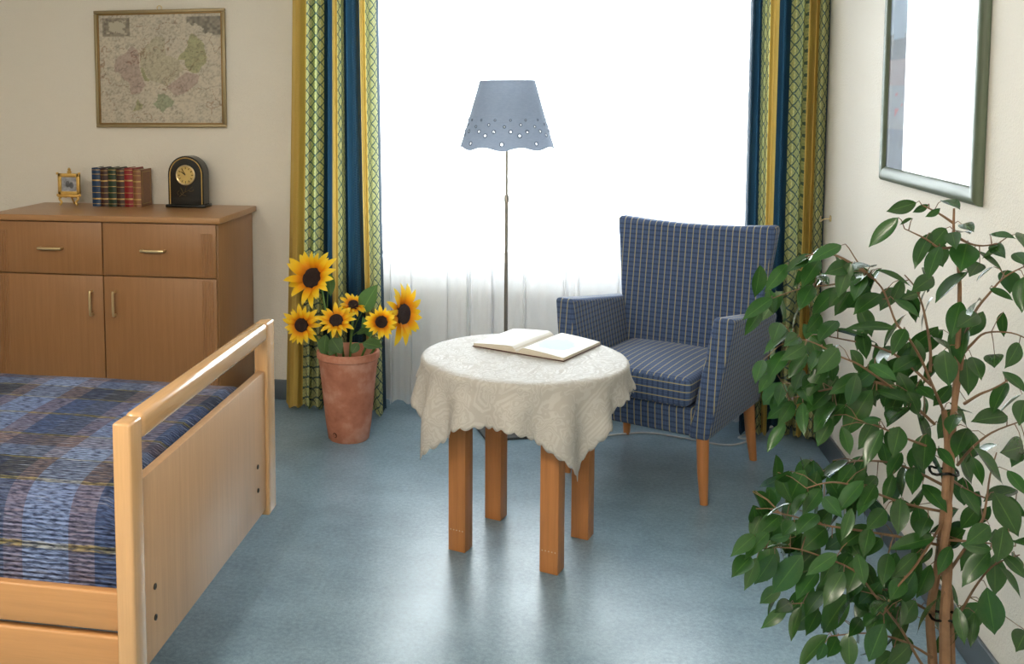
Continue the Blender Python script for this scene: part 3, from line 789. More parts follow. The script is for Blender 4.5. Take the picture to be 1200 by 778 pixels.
# ------------------------------------------------------------------ round table, cloth, open book
TZ = .655; TC = Vector((-.172, 3.485, 0)); TR = .342
tab = thing('round_table', 'small round table with four thick square beech legs', 'table', TC, math.radians(-19))
MB().lathe([(0, TZ-.028), (TR-.012, TZ-.028), (TR-.002, TZ-.02), (TR-.002, TZ-.006), (TR-.008, TZ), (0, TZ)], 48).build('tabletop', M_TLEG, tab)
for sx in (-1, 1):
    for sy in (-1, 1):
        lg = MB().box((sx*.165-.0315, sy*.152-.0315, 0), (sx*.165+.0315, sy*.152+.0315, TZ-.028), .003, 2).build('leg', M_TLEG, tab)
        if sy < 0:
            for q in range(5):
                MB().lathe([(0, 0), (.0022, 0), (.0018, .0006), (0, .0008)], 8).build('pin', M_PAGES, lg).matrix_local = Matrix.Translation((sx*.165-.022+q*.011, sy*.152-.0314, .075)) @ Matrix.Rotation(PI/2, 4, 'X')
def tablecloth():
    NA, s_half, PHI = 480, .432, math.radians(-101.75)
    R_ = TR+.003; top = TZ+.0015; nr, nh = 10, 16
    V = [(0, 0, top)]; F = []; off = .06*Vector((math.cos(PHI), math.sin(PHI)))
    rows = []
    for j in range(1, nr+nh+1):
        row = []
        for k in range(NA):
            th = 2*PI*k/NA
            # distance to the edge of the slightly off-centre square along th
            best = 9; per = 0
            for q in (0, 1):
                a0 = PHI+q*PI/2; nx_, ny_ = math.cos(a0), math.sin(a0); dn = math.cos(th)*nx_+math.sin(th)*ny_
                if abs(dn) < 1e-6: continue
                t_ = (math.copysign(s_half, dn)+off.x*nx_+off.y*ny_)/dn
                if 0 < t_ < best: best = t_; per = t_*(math.sin(th)*nx_-math.cos(th)*ny_)+off.x*ny_-off.y*nx_
            L = min(best, .672)
            L += .011*abs(math.sin(per*PI/.045))-.004
            fold = .5+.5*math.cos(16*th+.9+1.0*math.sin(2*th))
            if j <= nr: r = R_*j/nr*.985; V.append((r*math.cos(th), r*math.sin(th), top)); row.append(len(V)-1); continue
            d = (L-R_)*(j-nr)/nh
            bend = min(d, .02); ang = bend/.02*PI/2
            rr = R_*.985+.0127*math.sin(ang); z = top-.0127*(1-math.cos(ang))
            h = max(0, d-.02)
            amp = min(1, h/.06)
            flare = h*.02+min(h, .15)*.27*fold*amp
            rr += flare; z -= math.sqrt(max(0, h*h-flare*flare))
            tw = .25*h*math.sin(16*th+.9)*.3
            V.append((rr*math.cos(th+tw), rr*math.sin(th+tw), z)); row.append(len(V)-1)
        rows.append(row)
    for k in range(NA): F.append((0, rows[0][k], rows[0][(k+1) % NA]))
    for a, b in zip(rows, rows[1:]):
        for k in range(NA): F.append((a[k], b[k], b[(k+1) % NA], a[(k+1) % NA]))
    me = bpy.data.meshes.new('tablecloth'); me.from_pydata(V, [], F); me.update()
    me.materials.append(M_CLOTH); me.polygons.foreach_set('use_smooth', [True]*len(F))
    o = link('tablecloth', me); o.location = TC
    sm = o.modifiers.new('thickness', 'SOLIDIFY'); sm.thickness = .0012; sm.offset = 1
    tag(o, 'ivory damask tablecloth with scalloped edge over the round table', 'tablecloth')
tablecloth()
# open book
bz = TZ+.0035
S0 = on_z(606, 414.5, bz); FL_ = on_z(553.5, 409, bz); FR_ = on_z(663, 425.5, bz); BR_ = on_z(706, 406, bz)
ax = Vector(((BR_-FR_).x, (BR_-FR_).y, 0)); LEN = ax.length; ax.normalize()
acr = Vector((ax.y, -ax.x, 0))            # towards the right page
WL = WR = .5*((FR_-S0).dot(acr)+abs((FL_-S0).dot(acr)))
LEN = min(max(LEN, .20), .30); WL = WR = min(max(WL, .14), .21)
bk = thing('open_book', 'thick open book lying on the ivory tablecloth', 'book', S0)
bk.rotation_euler = (0, 0, math.atan2(acr.y, acr.x))
mcov = plain('maroon_cover', lin(84, 50, 44), .5)
for s in (-1, 1):
    m = MB(); m.box((min(0, s*(WL+.004)), -.004, 0), (max(0, s*(WL+.004)), LEN+.004, .003), .001); m.build('cover', mcov, bk)
    n = 18; prof = []
    for k in range(n+1):
        t = k/n; prof.append((s*(.001+WL*t), .004+.020*(1-(1-min(1, t/.16))**2)*(1-.62*t**1.6)))
    V = [(x, y, z) for y in (0, LEN) for x, z in prof] + [(x, y, .0031) for y in (0, LEN) for x, z in prof]
    q = n+1; F = []
    for k in range(n):
        F += [(k, k+1, q+k+1, q+k), (k, 2*q+k, 2*q+k+1, k+1), (q+k, q+k+1, 3*q+k+1, 3*q+k), (2*q+k, 3*q+k, 3*q+k+1, 2*q+k+1)]
    F += [(n, q+n, 3*q+n, 2*q+n), (0, 2*q, 3*q, q)]
    m = MB(); m.raw(V, F); bmesh.ops.recalc_face_normals(m.bm, faces=m.bm.faces[:])
    m.build('page_block', plain('paper_pages', lin(206, 198, 184), .75, var=.05, scale=300), bk)
    def pz(u): 
        t = u; return .004+.020*(1-(1-min(1, t/.16))**2)*(1-.62*t**1.6)
    if s > 0:
        def bird(u, v):
            d = math.hypot((u-.5)*1.1, (v-.45)*1.3)+.18*(fbm(u*6, v*6)-.5)
            base = np.array(lin(220, 217, 210))
            if d < .36: return tuple(np.array(lin(166, 186, 204))*(.92+.12*fbm(u*9, v*9)))
            return tuple(base)
    else:
        def bird(u, v):
            base = np.array(lin(220, 216, 208))
            if .12 < u < .9 and .1 < v < .9 and math.sin(v*150) > .55 and vnoise(u*45, round(v*24)) > .3: base = base*.88
            return tuple(base)
    print_panel('page', 1, 1, 40, 40, bird, bk, print_mat('printed_page', .6), (lambda s: (lambda u, v: (s*(.002+(WL-.003)*u), .001+(LEN-.002)*v, pz(u)+.0006)))(s))

# ------------------------------------------------------------------ floor lamp
lp = thing('floor_lamp', 'slim floor lamp with perforated scalloped blue-grey shade', 'floor lamp', (-.312, 4.66, 0), math.radians(20))
MB().box((-.125, -.125, 0), (.125, .125, .014), .004, 2).build('base', M_BASEPL, lp)
MB().tube([(0, 0, .012), (0, 0, 1.08)], .0085, 12).build('pole', M_STEEL, lp)
MB().lathe([(0, 0), (.0115, 0), (.0115, .03), (.007, .036), (0, .036)], 14, (0, 0, 1.065)).build('collar', M_STEEL, lp)
MB().tube([(0, 0, 1.09), (0, 0, 1.60)], .006, 10).build('upper_pole', M_STEEL, lp)
def shade_mat():
    t = NT('blue_grey_shade'); nz = t.noise(t.coords('Object', (60, 60, 200)), 1, 3)
    col = t.mix(nz, lin(122, 132, 148), lin(142, 152, 168))
    geo = t.add('ShaderNodeNewGeometry'); col = t.mix(geo.outputs['Backfacing'], col, (.85, .85, .85)); t.base(col, .8, 0, .2)
    tr = t.add('ShaderNodeBsdfTranslucent'); t.link(col, tr.inputs[0])
    mx = t.add('ShaderNodeMixShader'); mx.inputs[0].default_value = .34
    t.link(t.b.outputs[0], mx.inputs[1]); t.link(tr.outputs[0], mx.inputs[2]); t.link(mx.outputs[0], t.out.inputs[0]); return t.m
M_SHADE = shade_mat(); M_EYE = plain('eyelet', lin(92, 104, 122), .5, .3)
ZT, ZB, RT_, RB_ = 1.618, 1.318, .124, .207
def shade_pt(th, t):
    r = RT_+(RB_-RT_)*t + .006*t*t; zb = ZB-.003+.007*math.cos(8*th)
    return Vector((r*math.cos(th), r*math.sin(th), ZT+(zb-ZT)*t))
holes = []
for k in range(16):
    th = 2*PI*k/16
    holes += [(th, .90 if k % 2 else .82, .0085), (th+PI/16, .745, .0075), (th+.05, .66, .0055), (th+PI/16, .58, .004)]
NA, NR = 420, 96; V = []; F = []
for j in range(NR+1):
    for k in range(NA): V.append(shade_pt(2*PI*k/NA, j/NR))
hp = [(shade_pt(th, t), r) for th, t, r in holes]
for j in range(NR):
    for k in range(NA):
        k2 = (k+1) % NA; c = (V[j*NA+k]+V[(j+1)*NA+k2])/2
        if j > NR*.5 and any((c-p).length < r for p, r in hp): continue
        F.append((j*NA+k, (j+1)*NA+k, (j+1)*NA+k2, j*NA+k2))
me = bpy.data.meshes.new('lamp_shade'); me.from_pydata(V, [], F); me.update(); me.materials.append(M_SHADE)
me.polygons.foreach_set('use_smooth', [True]*len(F)); sh = link('lamp_shade', me, lp)
ring_me = {}
for (th, t, r) in holes:
    if r not in ring_me:
        ring_me[r] = MB().tube([(r*math.cos(2*PI*k/12), r*math.sin(2*PI*k/12), 0) for k in range(13)], .0026, 6, False).mesh('eyelet', M_EYE)
    o = link('eyelet', ring_me[r], sh); p = shade_pt(th, t)
    nrm = Vector((math.cos(th), math.sin(th), .28)).normalized()
    o.matrix_local = Matrix.Translation(p) @ nrm.to_track_quat('Z', 'Y').to_matrix().to_4x4()
m = MB()
for zz, rr in ((1.612, RT_-.002),):
    m.tube([(rr*math.cos(2*PI*k/40), rr*math.sin(2*PI*k/40), zz) for k in range(41)], .002, 6, False)
    for k in range(3): m.tube([(0, 0, 1.58), (rr*math.cos(2*PI*k/3), rr*math.sin(2*PI*k/3), zz)], .0018, 6)
m.build('shade_ring', M_STEEL, lp)
MB().lathe([(0, 0), (.016, 0), (.018, .05), (.012, .06), (.026, .09), (.03, .115), (.02, .14), (0, .148)], 20, (0, 0, 1.40)).build('bulb', M_WHITE, lp)

# power cord on the floor
pts = [on_z(x, y, .005) for x, y in ((600, 506), (650, 512), (693, 512), (722, 509), (760, 507), (800, 513), (838, 520), (860, 521), (880, 515), (866, 512), (905, 500))]
tag(MB().tube([Vector(p) for p in smooth_path(pts, 8)], .004, 8).build('power_cord', plain('white_cable', (.62, .62, .6), .5)), 'thin white power cord lying on the floor under the armchair', 'cord')

# brass hook for the curtain tie on the right wall
hp_ = on_x(968, 256, X1-.02)
hk = thing('curtain_hook', 'small brass tie-back hook on the wall beside the curtain', 'hook', (X1, hp_.y, hp_.z))
MB().lathe([(0, .001), (.014, .001), (.014, .005), (.006, .007), (0, .007)], 16).build('plate', M_BRASS, hk).matrix_local = Matrix.Rotation(-PI/2, 4, 'Y')
MB().tube([Vector(p) for p in smooth_path([(-.006, 0, 0), (-.03, 0, -.004), (-.042, -.004, -.012), (-.046, -.012, -.004), (-.044, -.014, .012)], 5)], .0028, 8).build('hook_arm', M_BRASS, hk)

# ------------------------------------------------------------------ terracotta pot and sunflowers
PC = Vector((-1.005, 4.44, 0)); PH = .408
pot = thing('terracotta_pot', 'tall tapered terracotta pot holding sunflowers', 'pot', PC)
MB().lathe([(0, 0), (.088, 0), (.093, .006), (.104, .08), (.130, PH-.075), (.136, PH-.035), (.142, PH-.030), (.143, PH-.006), (.139, PH), (.130, PH), (.126, PH-.01), (.118, PH-.09), (0, PH-.09)], 48).build('body', M_TERRA, pot)
MB().lathe([(0, .012), (.112, .006), (.119, 0)], 32, (0, 0, PH-.088)).build('soil', plain('dark_soil', (.035, .028, .02), .95, var=.5, scale=90, bump=.8), pot)
MB().lathe([(0, .004), (.006, .003), (.010, 0), (.012, .004), (.008, .007)], 14).build('drain_hole', plain('hole_dark', lin(90, 50, 38), .9), pot).matrix_local = Matrix.Translation((-.042, -.084, .038)) @ Vector((-.42, -.9, -.12)).to_track_quat('Z', 'Y').to_matrix().to_4x4()
def petal_mesh(var):
    n, V, F, uv = 6, [], [], []
    for j in range(n+1):
        t = j/n; wd = .20*math.sin(PI*min(1, (t*.86+.10)))**.8*(1-.35*t) if j < n else .0
        z = .16*math.sin(t*PI*.8)*(.6 if var else 1)-.10*t*t*(1.6 if var else .3)
        for k, s in enumerate((-1, 0, 1)):
            V.append((s*wd, t, z+(.035 if s == 0 else 0)*(1-t))); uv.append((k/2, t))
    for j in range(n):
        for k in range(2): F.append((j*3+k, j*3+k+1, (j+1)*3+k+1, (j+1)*3+k))
    me = bpy.data.meshes.new('petal'); me.from_pydata(V, [], F); me.update(); l_ = me.uv_layers.new(name='UVMap')
    for l in me.loops: l_.data[l.index].uv = uv[l.vertex_index]
    me.materials.append(M_PETAL); me.polygons.foreach_set('use_smooth', [True]*len(F)); return me
PM = [petal_mesh(0), petal_mesh(1)]
def blade_mesh(name, mat, ratio, tip, droop, fold, n=11):
    """leaf along +y, unit length"""
    V, F, uv = [], [], []
    for j in range(n+1):
        t = j/n
        w_ = ratio*.5*(math.sin(PI*t**.86)**.92 if 0 < t < 1 else 0)
        if t > .80: w_ *= 1-tip*min(1, (t-.80)/.2)
        for s in (-1, 0, 1):
            V.append((s*w_, t, -droop*t*t+abs(s)*w_*fold+.012*math.sin(t*9)*abs(s)*(1 if s > 0 else -.6))); uv.append((.5+s*.5, t))
    for j in range(n):
        for k in range(2): F.append((j*3+k, j*3+k+1, (j+1)*3+k+1, (j+1)*3+k))
    me = bpy.data.meshes.new(name); me.from_pydata(V, [], F); me.update(); l_ = me.uv_layers.new(name='UVMap')
    for l in me.loops: l_.data[l.index].uv = uv[l.vertex_index]
    me.materials.append(mat); me.polygons.foreach_set('use_smooth', [True]*len(F)); return me
SLEAF = blade_mesh('leaf', M_SLEAF, .62, .2, .12, .25)
def frame_matrix(base, axis, normal):
    y = Vector(axis).normalized(); z = Vector(normal); z = (z-y*z.dot(y)).normalized(); x = y.cross(z)
    return Matrix.Translation(base) @ Matrix((x, y, z)).transposed().to_4x4()
rf = random.Random(11)
def sunflower(px, py_, Y, dia, nrm, label, leaves=()):
    c = on_y(px, py_, Y); nrm = Vector(nrm).normalized()
    b = Vector((PC.x+(c.x-PC.x)*.25, PC.y+(c.y-PC.y)*.25, PH-.085))
    t = thing('sunflower', label, 'sunflower', b, 0, 'sunflowers in the terracotta pot'); R_ = dia/2; rd_ = R_*.37
    cl = c-b; back = cl-nrm*.02
    MB().tube(smooth_path([(0, 0, 0), tuple(Vector((cl.x*.45, cl.y*.45, cl.z*.55))), tuple(back-nrm*.05+Vector((0, 0, .0))), tuple(back)], 6), .0055, 8).build('stem', M_STEM, t)
    q = nrm.to_track_quat('Z', 'Y').to_matrix().to_4x4(); W = Matrix.Translation(cl) @ q
    MB().lathe([(0, -.012), (rd_*.8, -.010), (rd_*1.0, .0), (rd_*.92, .010), (rd_*.6, .013), (rd_*.25, .009), (0, .007)], 28).build('seed_disc', M_DISC, t).matrix_local = W
    MB().lathe([(0, -.03), (.012, -.026), (rd_*1.05, -.012), (rd_*.9, -.009), (0, -.009)], 18).build('calyx', M_STEM, t).matrix_local = W
    for ring, (cnt, ln, el) in enumerate(((15, 1.0, .08), (10, .90, .34))):
        for k in range(cnt):
            a = 2*PI*(k+.5*ring)/cnt+rf.uniform(-.09, .09); L = (R_-rd_*.75)*ln*rf.uniform(.80, 1.22)
            d = Vector((math.cos(a), math.sin(a), 0)); e = el+rf.uniform(-.22, .22)
            axis = d*math.cos(e)+Vector((0, 0, 1))*math.sin(e); up = Vector((0, 0, 1))*math.cos(e)-d*math.sin(e)
            o = link('petal', PM[rf.random() < .35], t)
            o.matrix_local = W @ frame_matrix(d*rd_*.75+Vector((0, 0, -.004+.004*ring)), axis, up+Vector((rf.uniform(-.25, .25), rf.uniform(-.25, .25), 0))) @ Matrix.Diagonal((L*1.05, L, L, 1))
    for (lx, ly, tx, ty, dY, nn, wd) in leaves:
        p0 = on_y(lx, ly, Y+dY); p1 = on_y(tx, ty, Y+dY-.03); a = p1-p0
        o = link('leaf', SLEAF, t); o.matrix_local = frame_matrix(p0-b, a, nn) @ Matrix.Diagonal((a.length*wd, a.length, a.length, 1))
        s0 = cl*.5
        MB().tube([s0, (s0+(p0-b))/2+Vector((0, 0, .01)), p0-b], .0022, 6).build('leaf_stalk', M_STEM, t)
PY = 4.42
sunflower(366, 326, PY, .268, (-.30, -.85, .42), 'largest sunflower, highest of the bunch, with face tipped upward', [(372, 345, 352, 352, .05, (-.2, -.6, .8), 1.0), (386, 320, 388, 347, .05, (.3, -.9, .2), .7)])
sunflower(353.5, 381, PY-.05, .178, (-.08, -.98, .12), 'sunflower facing straight out at the outer side of the bunch, beside the sideboard', [(382, 392, 378, 418, .0, (-.3, -.9, .3), 1.1)])
sunflower(394, 376, PY-.10, .172, (.10, -.72, .68), 'sunflower with an oval, upturned face low in the middle of the bunch', [(388, 396, 400, 414, -.01, (.0, -.8, .6), 1.3), (400, 400, 384, 416, .03, (-.2, -.8, .5), 1.1)])
sunflower(414, 357.5, PY+.05, .135, (.12, -.62, .78), 'small sunflower half hidden behind the others beside the upright leaf', [(424, 366, 440, 334, .0, (-.3, -.9, .1), .95), (432, 385, 418, 391, .0, (.2, -.6, .8), .9)])
sunflower(447, 377, PY-.13, .150, (.16, -.97, .06), 'sunflower facing straight out beside the sideways-turned one', [(425, 402, 448, 405, .02, (.2, -.6, .8), 1.1), (420, 402, 412, 414, .0, (.2, -.8, .6), 1.2)])
sunflower(472, 368, PY+.03, .262, (.86, -.48, .08), 'large sunflower turned sideways towards the round table', [(436, 396, 424, 372, .03, (-.3, -.9, .2), .7)])

# ------------------------------------------------------------------ weeping fig
FY = 2.36
fb = on_y(1104, 778, FY); FBASE = Vector((fb.x, FY, 0))
fig = thing('weeping_fig', 'tall weeping fig with glossy green leaves below the glazed picture', 'plant', FBASE)
def fp3(x, y, d=0.0):
    p = on_y(x, y, FY+d)
    if p.x > X1-.035: p.x = X1-.035
    return p
potr = thing('planter', 'round dark grey planter holding the weeping fig', 'planter', FBASE)
MB().lathe([(0, 0), (.10, 0), (.108, .008), (.122, .165), (.128, .17), (.128, .19), (.116, .19), (.112, .165), (0, .165)], 40).build('body', plain('grey_planter', lin(82, 84, 86), .6), potr)
MB().lathe([(0, .01), (.10, .004), (.111, 0)], 24, (0, 0, .166)).build('soil', plain('planter_soil', (.035, .028, .02), .95, var=.5, scale=90, bump=.8), potr)
def stem3(rows, r0, r1, name, mat, sub=5, seg=8):
    P = [Vector(p) for p in smooth_path([fp3(*r)-FBASE for r in rows], sub)]; n = len(P)
    MB().tube(P, [r0+(r1-r0)*i/(n-1) for i in range(n)], seg).build(name, mat, fig); return [p+FBASE for p in P]
trunkA = [(1106, 850, 0), (1107, 778, 0), (1107, 720, -.02), (1111, 660, 0), (1108, 620, .02), (1113, 570, .01), (1117, 500, 0), (1121, 430, .0), (1124, 370, 0), (1124, 320, .01), (1118, 278, .0), (1118, 244, 0)]
SK = []
SK.append(stem3(trunkA, .0125, .0022, 'trunk', M_BARK))
SK.append(stem3([(1092, 850, .02), (1093, 778, .02), (1090, 720, .01), (1098, 670, .03), (1104, 620, .0), (1108, 570, -.015), (1110, 520, .01), (1106, 480, .02)], .011, .006, 'trunk', M_BARK))
SK.append(stem3([(1116, 850, .03), (1114, 760, .03), (1112, 700, .02), (1105, 650, -.02), (1112, 600, -.02), (1107, 560, .02), (1112, 520, .03), (1128, 410, .03)], .010, .006, 'trunk', M_BARK))
for yy in (552, 722):
    p = fp3(1106, yy, .0)-FBASE
    MB().tube([p+Vector((.028*math.cos(a), .026*math.sin(a), .004*math.sin(3*a))) for a in [2*PI*k/16 for k in range(17)]], .003, 6).build('plant_tie', M_BLACK, fig)
branches = [
 [(1106,482,.02),(1092,450,-.02),(1079,420,-.04),(1062,392,-.05),(1050,378,-.05),(1036,342,-.04),(1023,326,-.03),(1008,311,-.02),(995,291,-.02)],
 [(1092,452,-.02),(1070,432,.0),(1048,415,.02),(1020,404,.04),(990,398,.05),(960,392,.05)],
 [(1090,436,-.02),(1090,406,.02),(1084,371,.04),(1080,355,.05),(1072,336,.05),(1060,322,.05)],
 [(1095,497,.0),(1069,473,-.04),(1042,452,-.08),(1008,428,-.12),(985,418,-.13),(955,402,-.14),(930,396,-.13)],
 [(1040,451,-.08),(1010,446,-.06),(975,455,-.04),(945,462,-.02),(925,468,.0)],
 [(1009,335,.02),(990,332,.06),(971,334,.08),(936,339,.09),(904,350,.10)],
 [(1023,326,-.03),(1000,310,.0),(975,298,.03),(945,300,.05),(925,312,.06)],
 [(1125,410,.02),(1141,368,.0),(1160,343,-.01),(1178,324,.0),(1205,310,.02)],
 [(1130,473,.0),(1148,462,-.04),(1165,455,-.05),(1190,440,-.05)],
 [(1128,415,.02),(1139,403,.02),(1155,390,.03),(1185,390,.03),(1205,398,.03)],
 [(1122,545,.0),(1139,525,-.05),(1162,507,-.08),(1195,494,-.10)],
 [(1112,670,.0),(1148,616,-.04),(1155,593,-.05),(1160,558,-.05),(1168,530,-.06)],
 [(1090,790,.0),(1078,775,-.04),(1057,739,-.09),(1043,720,-.11),(1024,696,-.13),(1000,668,-.15),(954,649,-.17),(926,642,-.18),(892,642,-.18)],
 [(1108,600,.0),(1060,590,-.03),(1010,572,-.05),(975,565,-.06),(945,572,-.06)],
 [(1106,640,.0),(1060,630,-.06),(1010,622,-.10),(965,615,-.12),(930,605,-.12),(905,600,-.12)],
 [(1100,632,.0),(1130,634,-.06),(1153,636,-.08),(1190,640,-.10)],
 [(1114,735,.0),(1128,713,-.03),(1144,686,-.05),(1165,662,-.06),(1195,650,-.08)],
 [(1108,530,.0),(1065,515,-.07),(1030,500,-.10),(1000,490,-.10)],
 [(1108,570,.0),(1055,545,.05),(1005,540,.07),(965,552,.08)],
 [(1095,720,.0),(1060,700,-.02),(1030,690,.0),(985,700,.02),(950,706,.02),(915,708,.02)],
 [(1092,770,.0),(1060,752,-.03),(1020,742,-.05),(975,745,-.06)],
 [(1118,290,.0),(1100,290,-.03),(1085,280,-.04),(1060,268,-.04)],
 [(1118,275,.0),(1135,285,.02),(1152,288,.03),(1170,285,.04)],
 [(1118,262,.0),(1100,250,.01),(1080,240,.02)],
 [(1112,600,.0),(1075,660,-.10),(1050,690,-.16),(1035,720,-.17)],
 [(1112,560,.02),(1135,575,.06),(1160,585,.08),(1190,590,.08)],
]
for b in branches: SK.append(stem3(b, .0034, .0012, 'branch', M_TWIG, 4, 6))
SKP = [p for s in SK for p in s]; SKpx = np.array([project(p) for p in SKP]); SKy = np.array([p.y for p in SKP])
S = 4.32
crops = {
 (1000, 220, S): [(320,75,168,122,.3),(228,150,75,300,.42),(395,228,288,385,.5),(470,205,390,310,.5),(440,295,360,440,.5),(450,65,540,98,.45),(440,105,365,150,.2),(380,85,305,130,.2),(300,155,225,178,.2),(550,185,600,200,.4),(530,230,590,190,.4),(500,225,515,300,.5),(575,282,545,402,.75),(580,425,405,570,.5),(110,415,300,490,.4),(405,450,320,505,.5),(205,565,338,650,.45),(340,530,240,562,.3),(100,400,0,400,.5),(545,575,490,750,.5),(635,570,570,630,.35),(630,640,530,700,.5),(690,235,808,228,.4),(700,285,765,350,.5),(615,315,780,402,.38),(755,300,640,350,.2),(710,400,615,470,.25),(640,380,590,440,.5),(815,330,880,390,.5),(850,230,880,290,.5),(864,450,850,630,.55),(690,510,810,550,.2)],
 (860, 260, S): [(545,118,395,175,.38),(400,165,300,215,.4),(435,190,340,315,.5),(590,215,490,245,.5),(270,215,165,345,.4),(380,190,270,232,.4),(195,385,45,490,.45),(140,450,55,570,.4),(700,245,600,310,.6),(585,265,530,320,.55),(660,280,605,390,.5),(535,330,390,455,.5),(400,320,330,430,.5),(420,270,480,300,.4),(440,470,370,560,.45),(525,500,425,570,.5),(745,365,610,445,.5),(830,335,740,440,.5),(820,540,570,500,.42),(480,545,730,600,.38),(650,560,670,690,.5),(864,540,800,650,.5),(530,640,420,770,.48),(450,640,375,735,.5),(270,650,170,770,.45),(360,625,270,680,.4),(300,540,140,650,.42),(330,580,260,620,.4),(235,510,200,590,.5)],
 (860, 380, S): [(205,230,125,345,.45),(150,180,105,280,.4),(230,180,130,250,.45),(650,255,490,345,.42),(490,330,365,430,.55),(285,385,170,490,.25),(300,390,225,510,.45),(260,500,165,645,.42),(350,395,345,555,.45),(500,390,410,540,.5),(520,410,440,510,.4),(700,330,540,570,.5),(720,335,880,360,.5),(350,230,300,330,.5),(430,270,350,315,.5),(385,685,320,770,.42),(580,690,370,785,.42),(750,530,650,715,.42),(810,520,805,665,.52),(864,430,770,480,.5),(745,480,645,490,.2),(330,300,390,390,.5),(250,300,220,380,.4)],
 (1000, 360, S): [(265,110,195,235,.42),(330,255,200,310,.55),(400,150,500,205,.5),(460,215,475,400,.72),(570,100,530,280,.58),(570,260,590,440,.6),(780,380,690,520,.42),(855,440,730,530,.3),(780,550,605,570,.45),(840,180,785,300,.45),(715,238,710,296,.6),(755,325,880,430,.5),(870,470,840,575,.5),(320,400,405,452,.5),(285,505,160,580,.5),(230,450,60,330,.5),(150,615,60,775,.42),(235,605,205,745,.55),(370,640,350,830,.65),(580,610,500,725,.6),(530,540,470,600,.5),(430,710,505,800,.4),(500,515,605,530,.3),(430,590,350,612,.3),(600,250,650,350,.5),(80,290,220,360,.5),(120,420,300,440,.5)],
 (1000, 500, S): [(610,110,790,285,.58),(600,150,660,270,.4),(245,130,170,250,.45),(200,240,155,390,.42),(265,190,225,340,.4),(310,205,300,325,.5),(350,290,480,425,.6),(545,310,640,445,.58),(830,320,660,365,.5),(780,220,880,340,.5),(735,340,870,460,.35),(760,505,735,690,.68),(690,500,580,590,.55),(410,560,180,615,.36),(495,605,430,740,.42),(240,360,230,535,.58),(80,530,50,665,.5),(180,640,150,790,.5),(320,640,195,770,.42),(20,640,60,790,.5),(750,640,890,770,.5),(820,575,890,600,.4),(700,620,545,600,.3),(860,100,760,130,.35),(160,420,80,510,.5),(300,400,200,420,.5),(380,460,330,540,.5),(100,340,20,430,.45),(120,250,40,330,.4),(880,120,800,190,.4)],
 (850, 540, S): [(580,20,405,115,.42),(650,20,580,110,.45),(485,140,390,270,.5),(420,160,335,270,.5),(500,180,570,260,.55),(330,215,200,262,.25),(280,275,165,365,.5),(240,260,150,350,.3),(220,360,100,470,.45),(150,375,50,460,.42),(330,375,220,405,.2),(320,425,175,447,.25),(350,310,290,370,.5),(470,270,360,335,.5),(510,340,390,445,.6),(540,390,440,450,.2),(130,485,35,580,.5),(160,490,105,650,.42),(250,470,150,640,.3),(390,475,225,685,.5),(470,560,355,695,.58),(565,470,420,560,.42),(560,480,480,640,.45),(600,560,500,730,.5),(690,490,620,660,.55),(740,330,590,420,.5),(640,240,590,405,.4),(730,340,700,480,.5),(820,480,800,650,.5),(700,100,560,260,.45),(770,640,650,790,.55),(500,660,400,765,.55),(640,150,560,260,.4),(800,260,720,330,.5),(790,390,700,470,.5),(600,60,520,140,.4),(760,120,690,230,.45)],
 (880, 640, 5.64): [(240,400,75,545,.42),(330,400,245,620,.45),(650,320,450,570,.6),(830,460,745,520,.4),(510,585,300,800,.45),(570,600,510,730,.55),(490,640,445,770,.3),(650,570,640,810,.6),(880,510,770,770,.55),(940,710,830,810,.5),(1010,650,930,790,.55),(265,372,195,400,.4),(450,420,370,560,.5),(730,480,680,560,.4)],
 (1020, 640, 5.64): [(330,50,240,325,.58),(790,30,590,240,.5),(400,120,310,350,.5),(220,220,140,335,.5),(300,360,200,520,.58),(260,650,140,800,.55),(570,400,625,645,.45),(690,440,660,660,.38),(770,270,825,600,.55),(840,120,1010,340,.5),(1030,560,985,650,.6),(470,330,250,525,.2),(120,360,0,420,.45),(940,40,1020,150,.5),(170,40,90,300,.35)],
}
LM = [blade_mesh('leaf', M_LEAF, .50, .55, .16, .25), blade_mesh('leaf', M_LEAF, .50, .45, .08, .38), blade_mesh('leaf', M_LEAF, .50, .6, .26, .15)]
rl = random.Random(23); twigs = MB(); nleaf = 0
def put_leaf(p0, p1, ratio, roll, anchor):
    """blade from p0 to p1, turned by roll about its own axis away from facing the room"""
    global nleaf
    a = p1-p0; L = a.length
    toeye = (EYE-(p0+p1)/2).normalized(); face = (toeye*.6+Vector((0, 0, .75))+Vector((rl.uniform(-.35, .35), rl.uniform(-.3, .3), 0))).normalized()
    y = a.normalized(); z = (face-y*face.dot(y)).normalized(); z = Matrix.Rotation(roll, 3, y) @ z
    o = link('leaf', LM[rl.randrange(3)], fig)
    o.matrix_local = frame_matrix(p0-FBASE, y, z) @ Matrix.Diagonal((L*ratio/.5, L, L*.9, 1)); nleaf += 1
    mid = (p0+anchor)/2+Vector((0, 0, .006))
    twigs.tube([anchor-FBASE, mid-FBASE, p0-FBASE], [.0012, .001, .0008], 4, False)
def nearest(px, py_, rnd=0):
    d = (SKpx[:, 0]-px)**2+(SKpx[:, 1]-py_)**2
    return int(np.argmin(d))
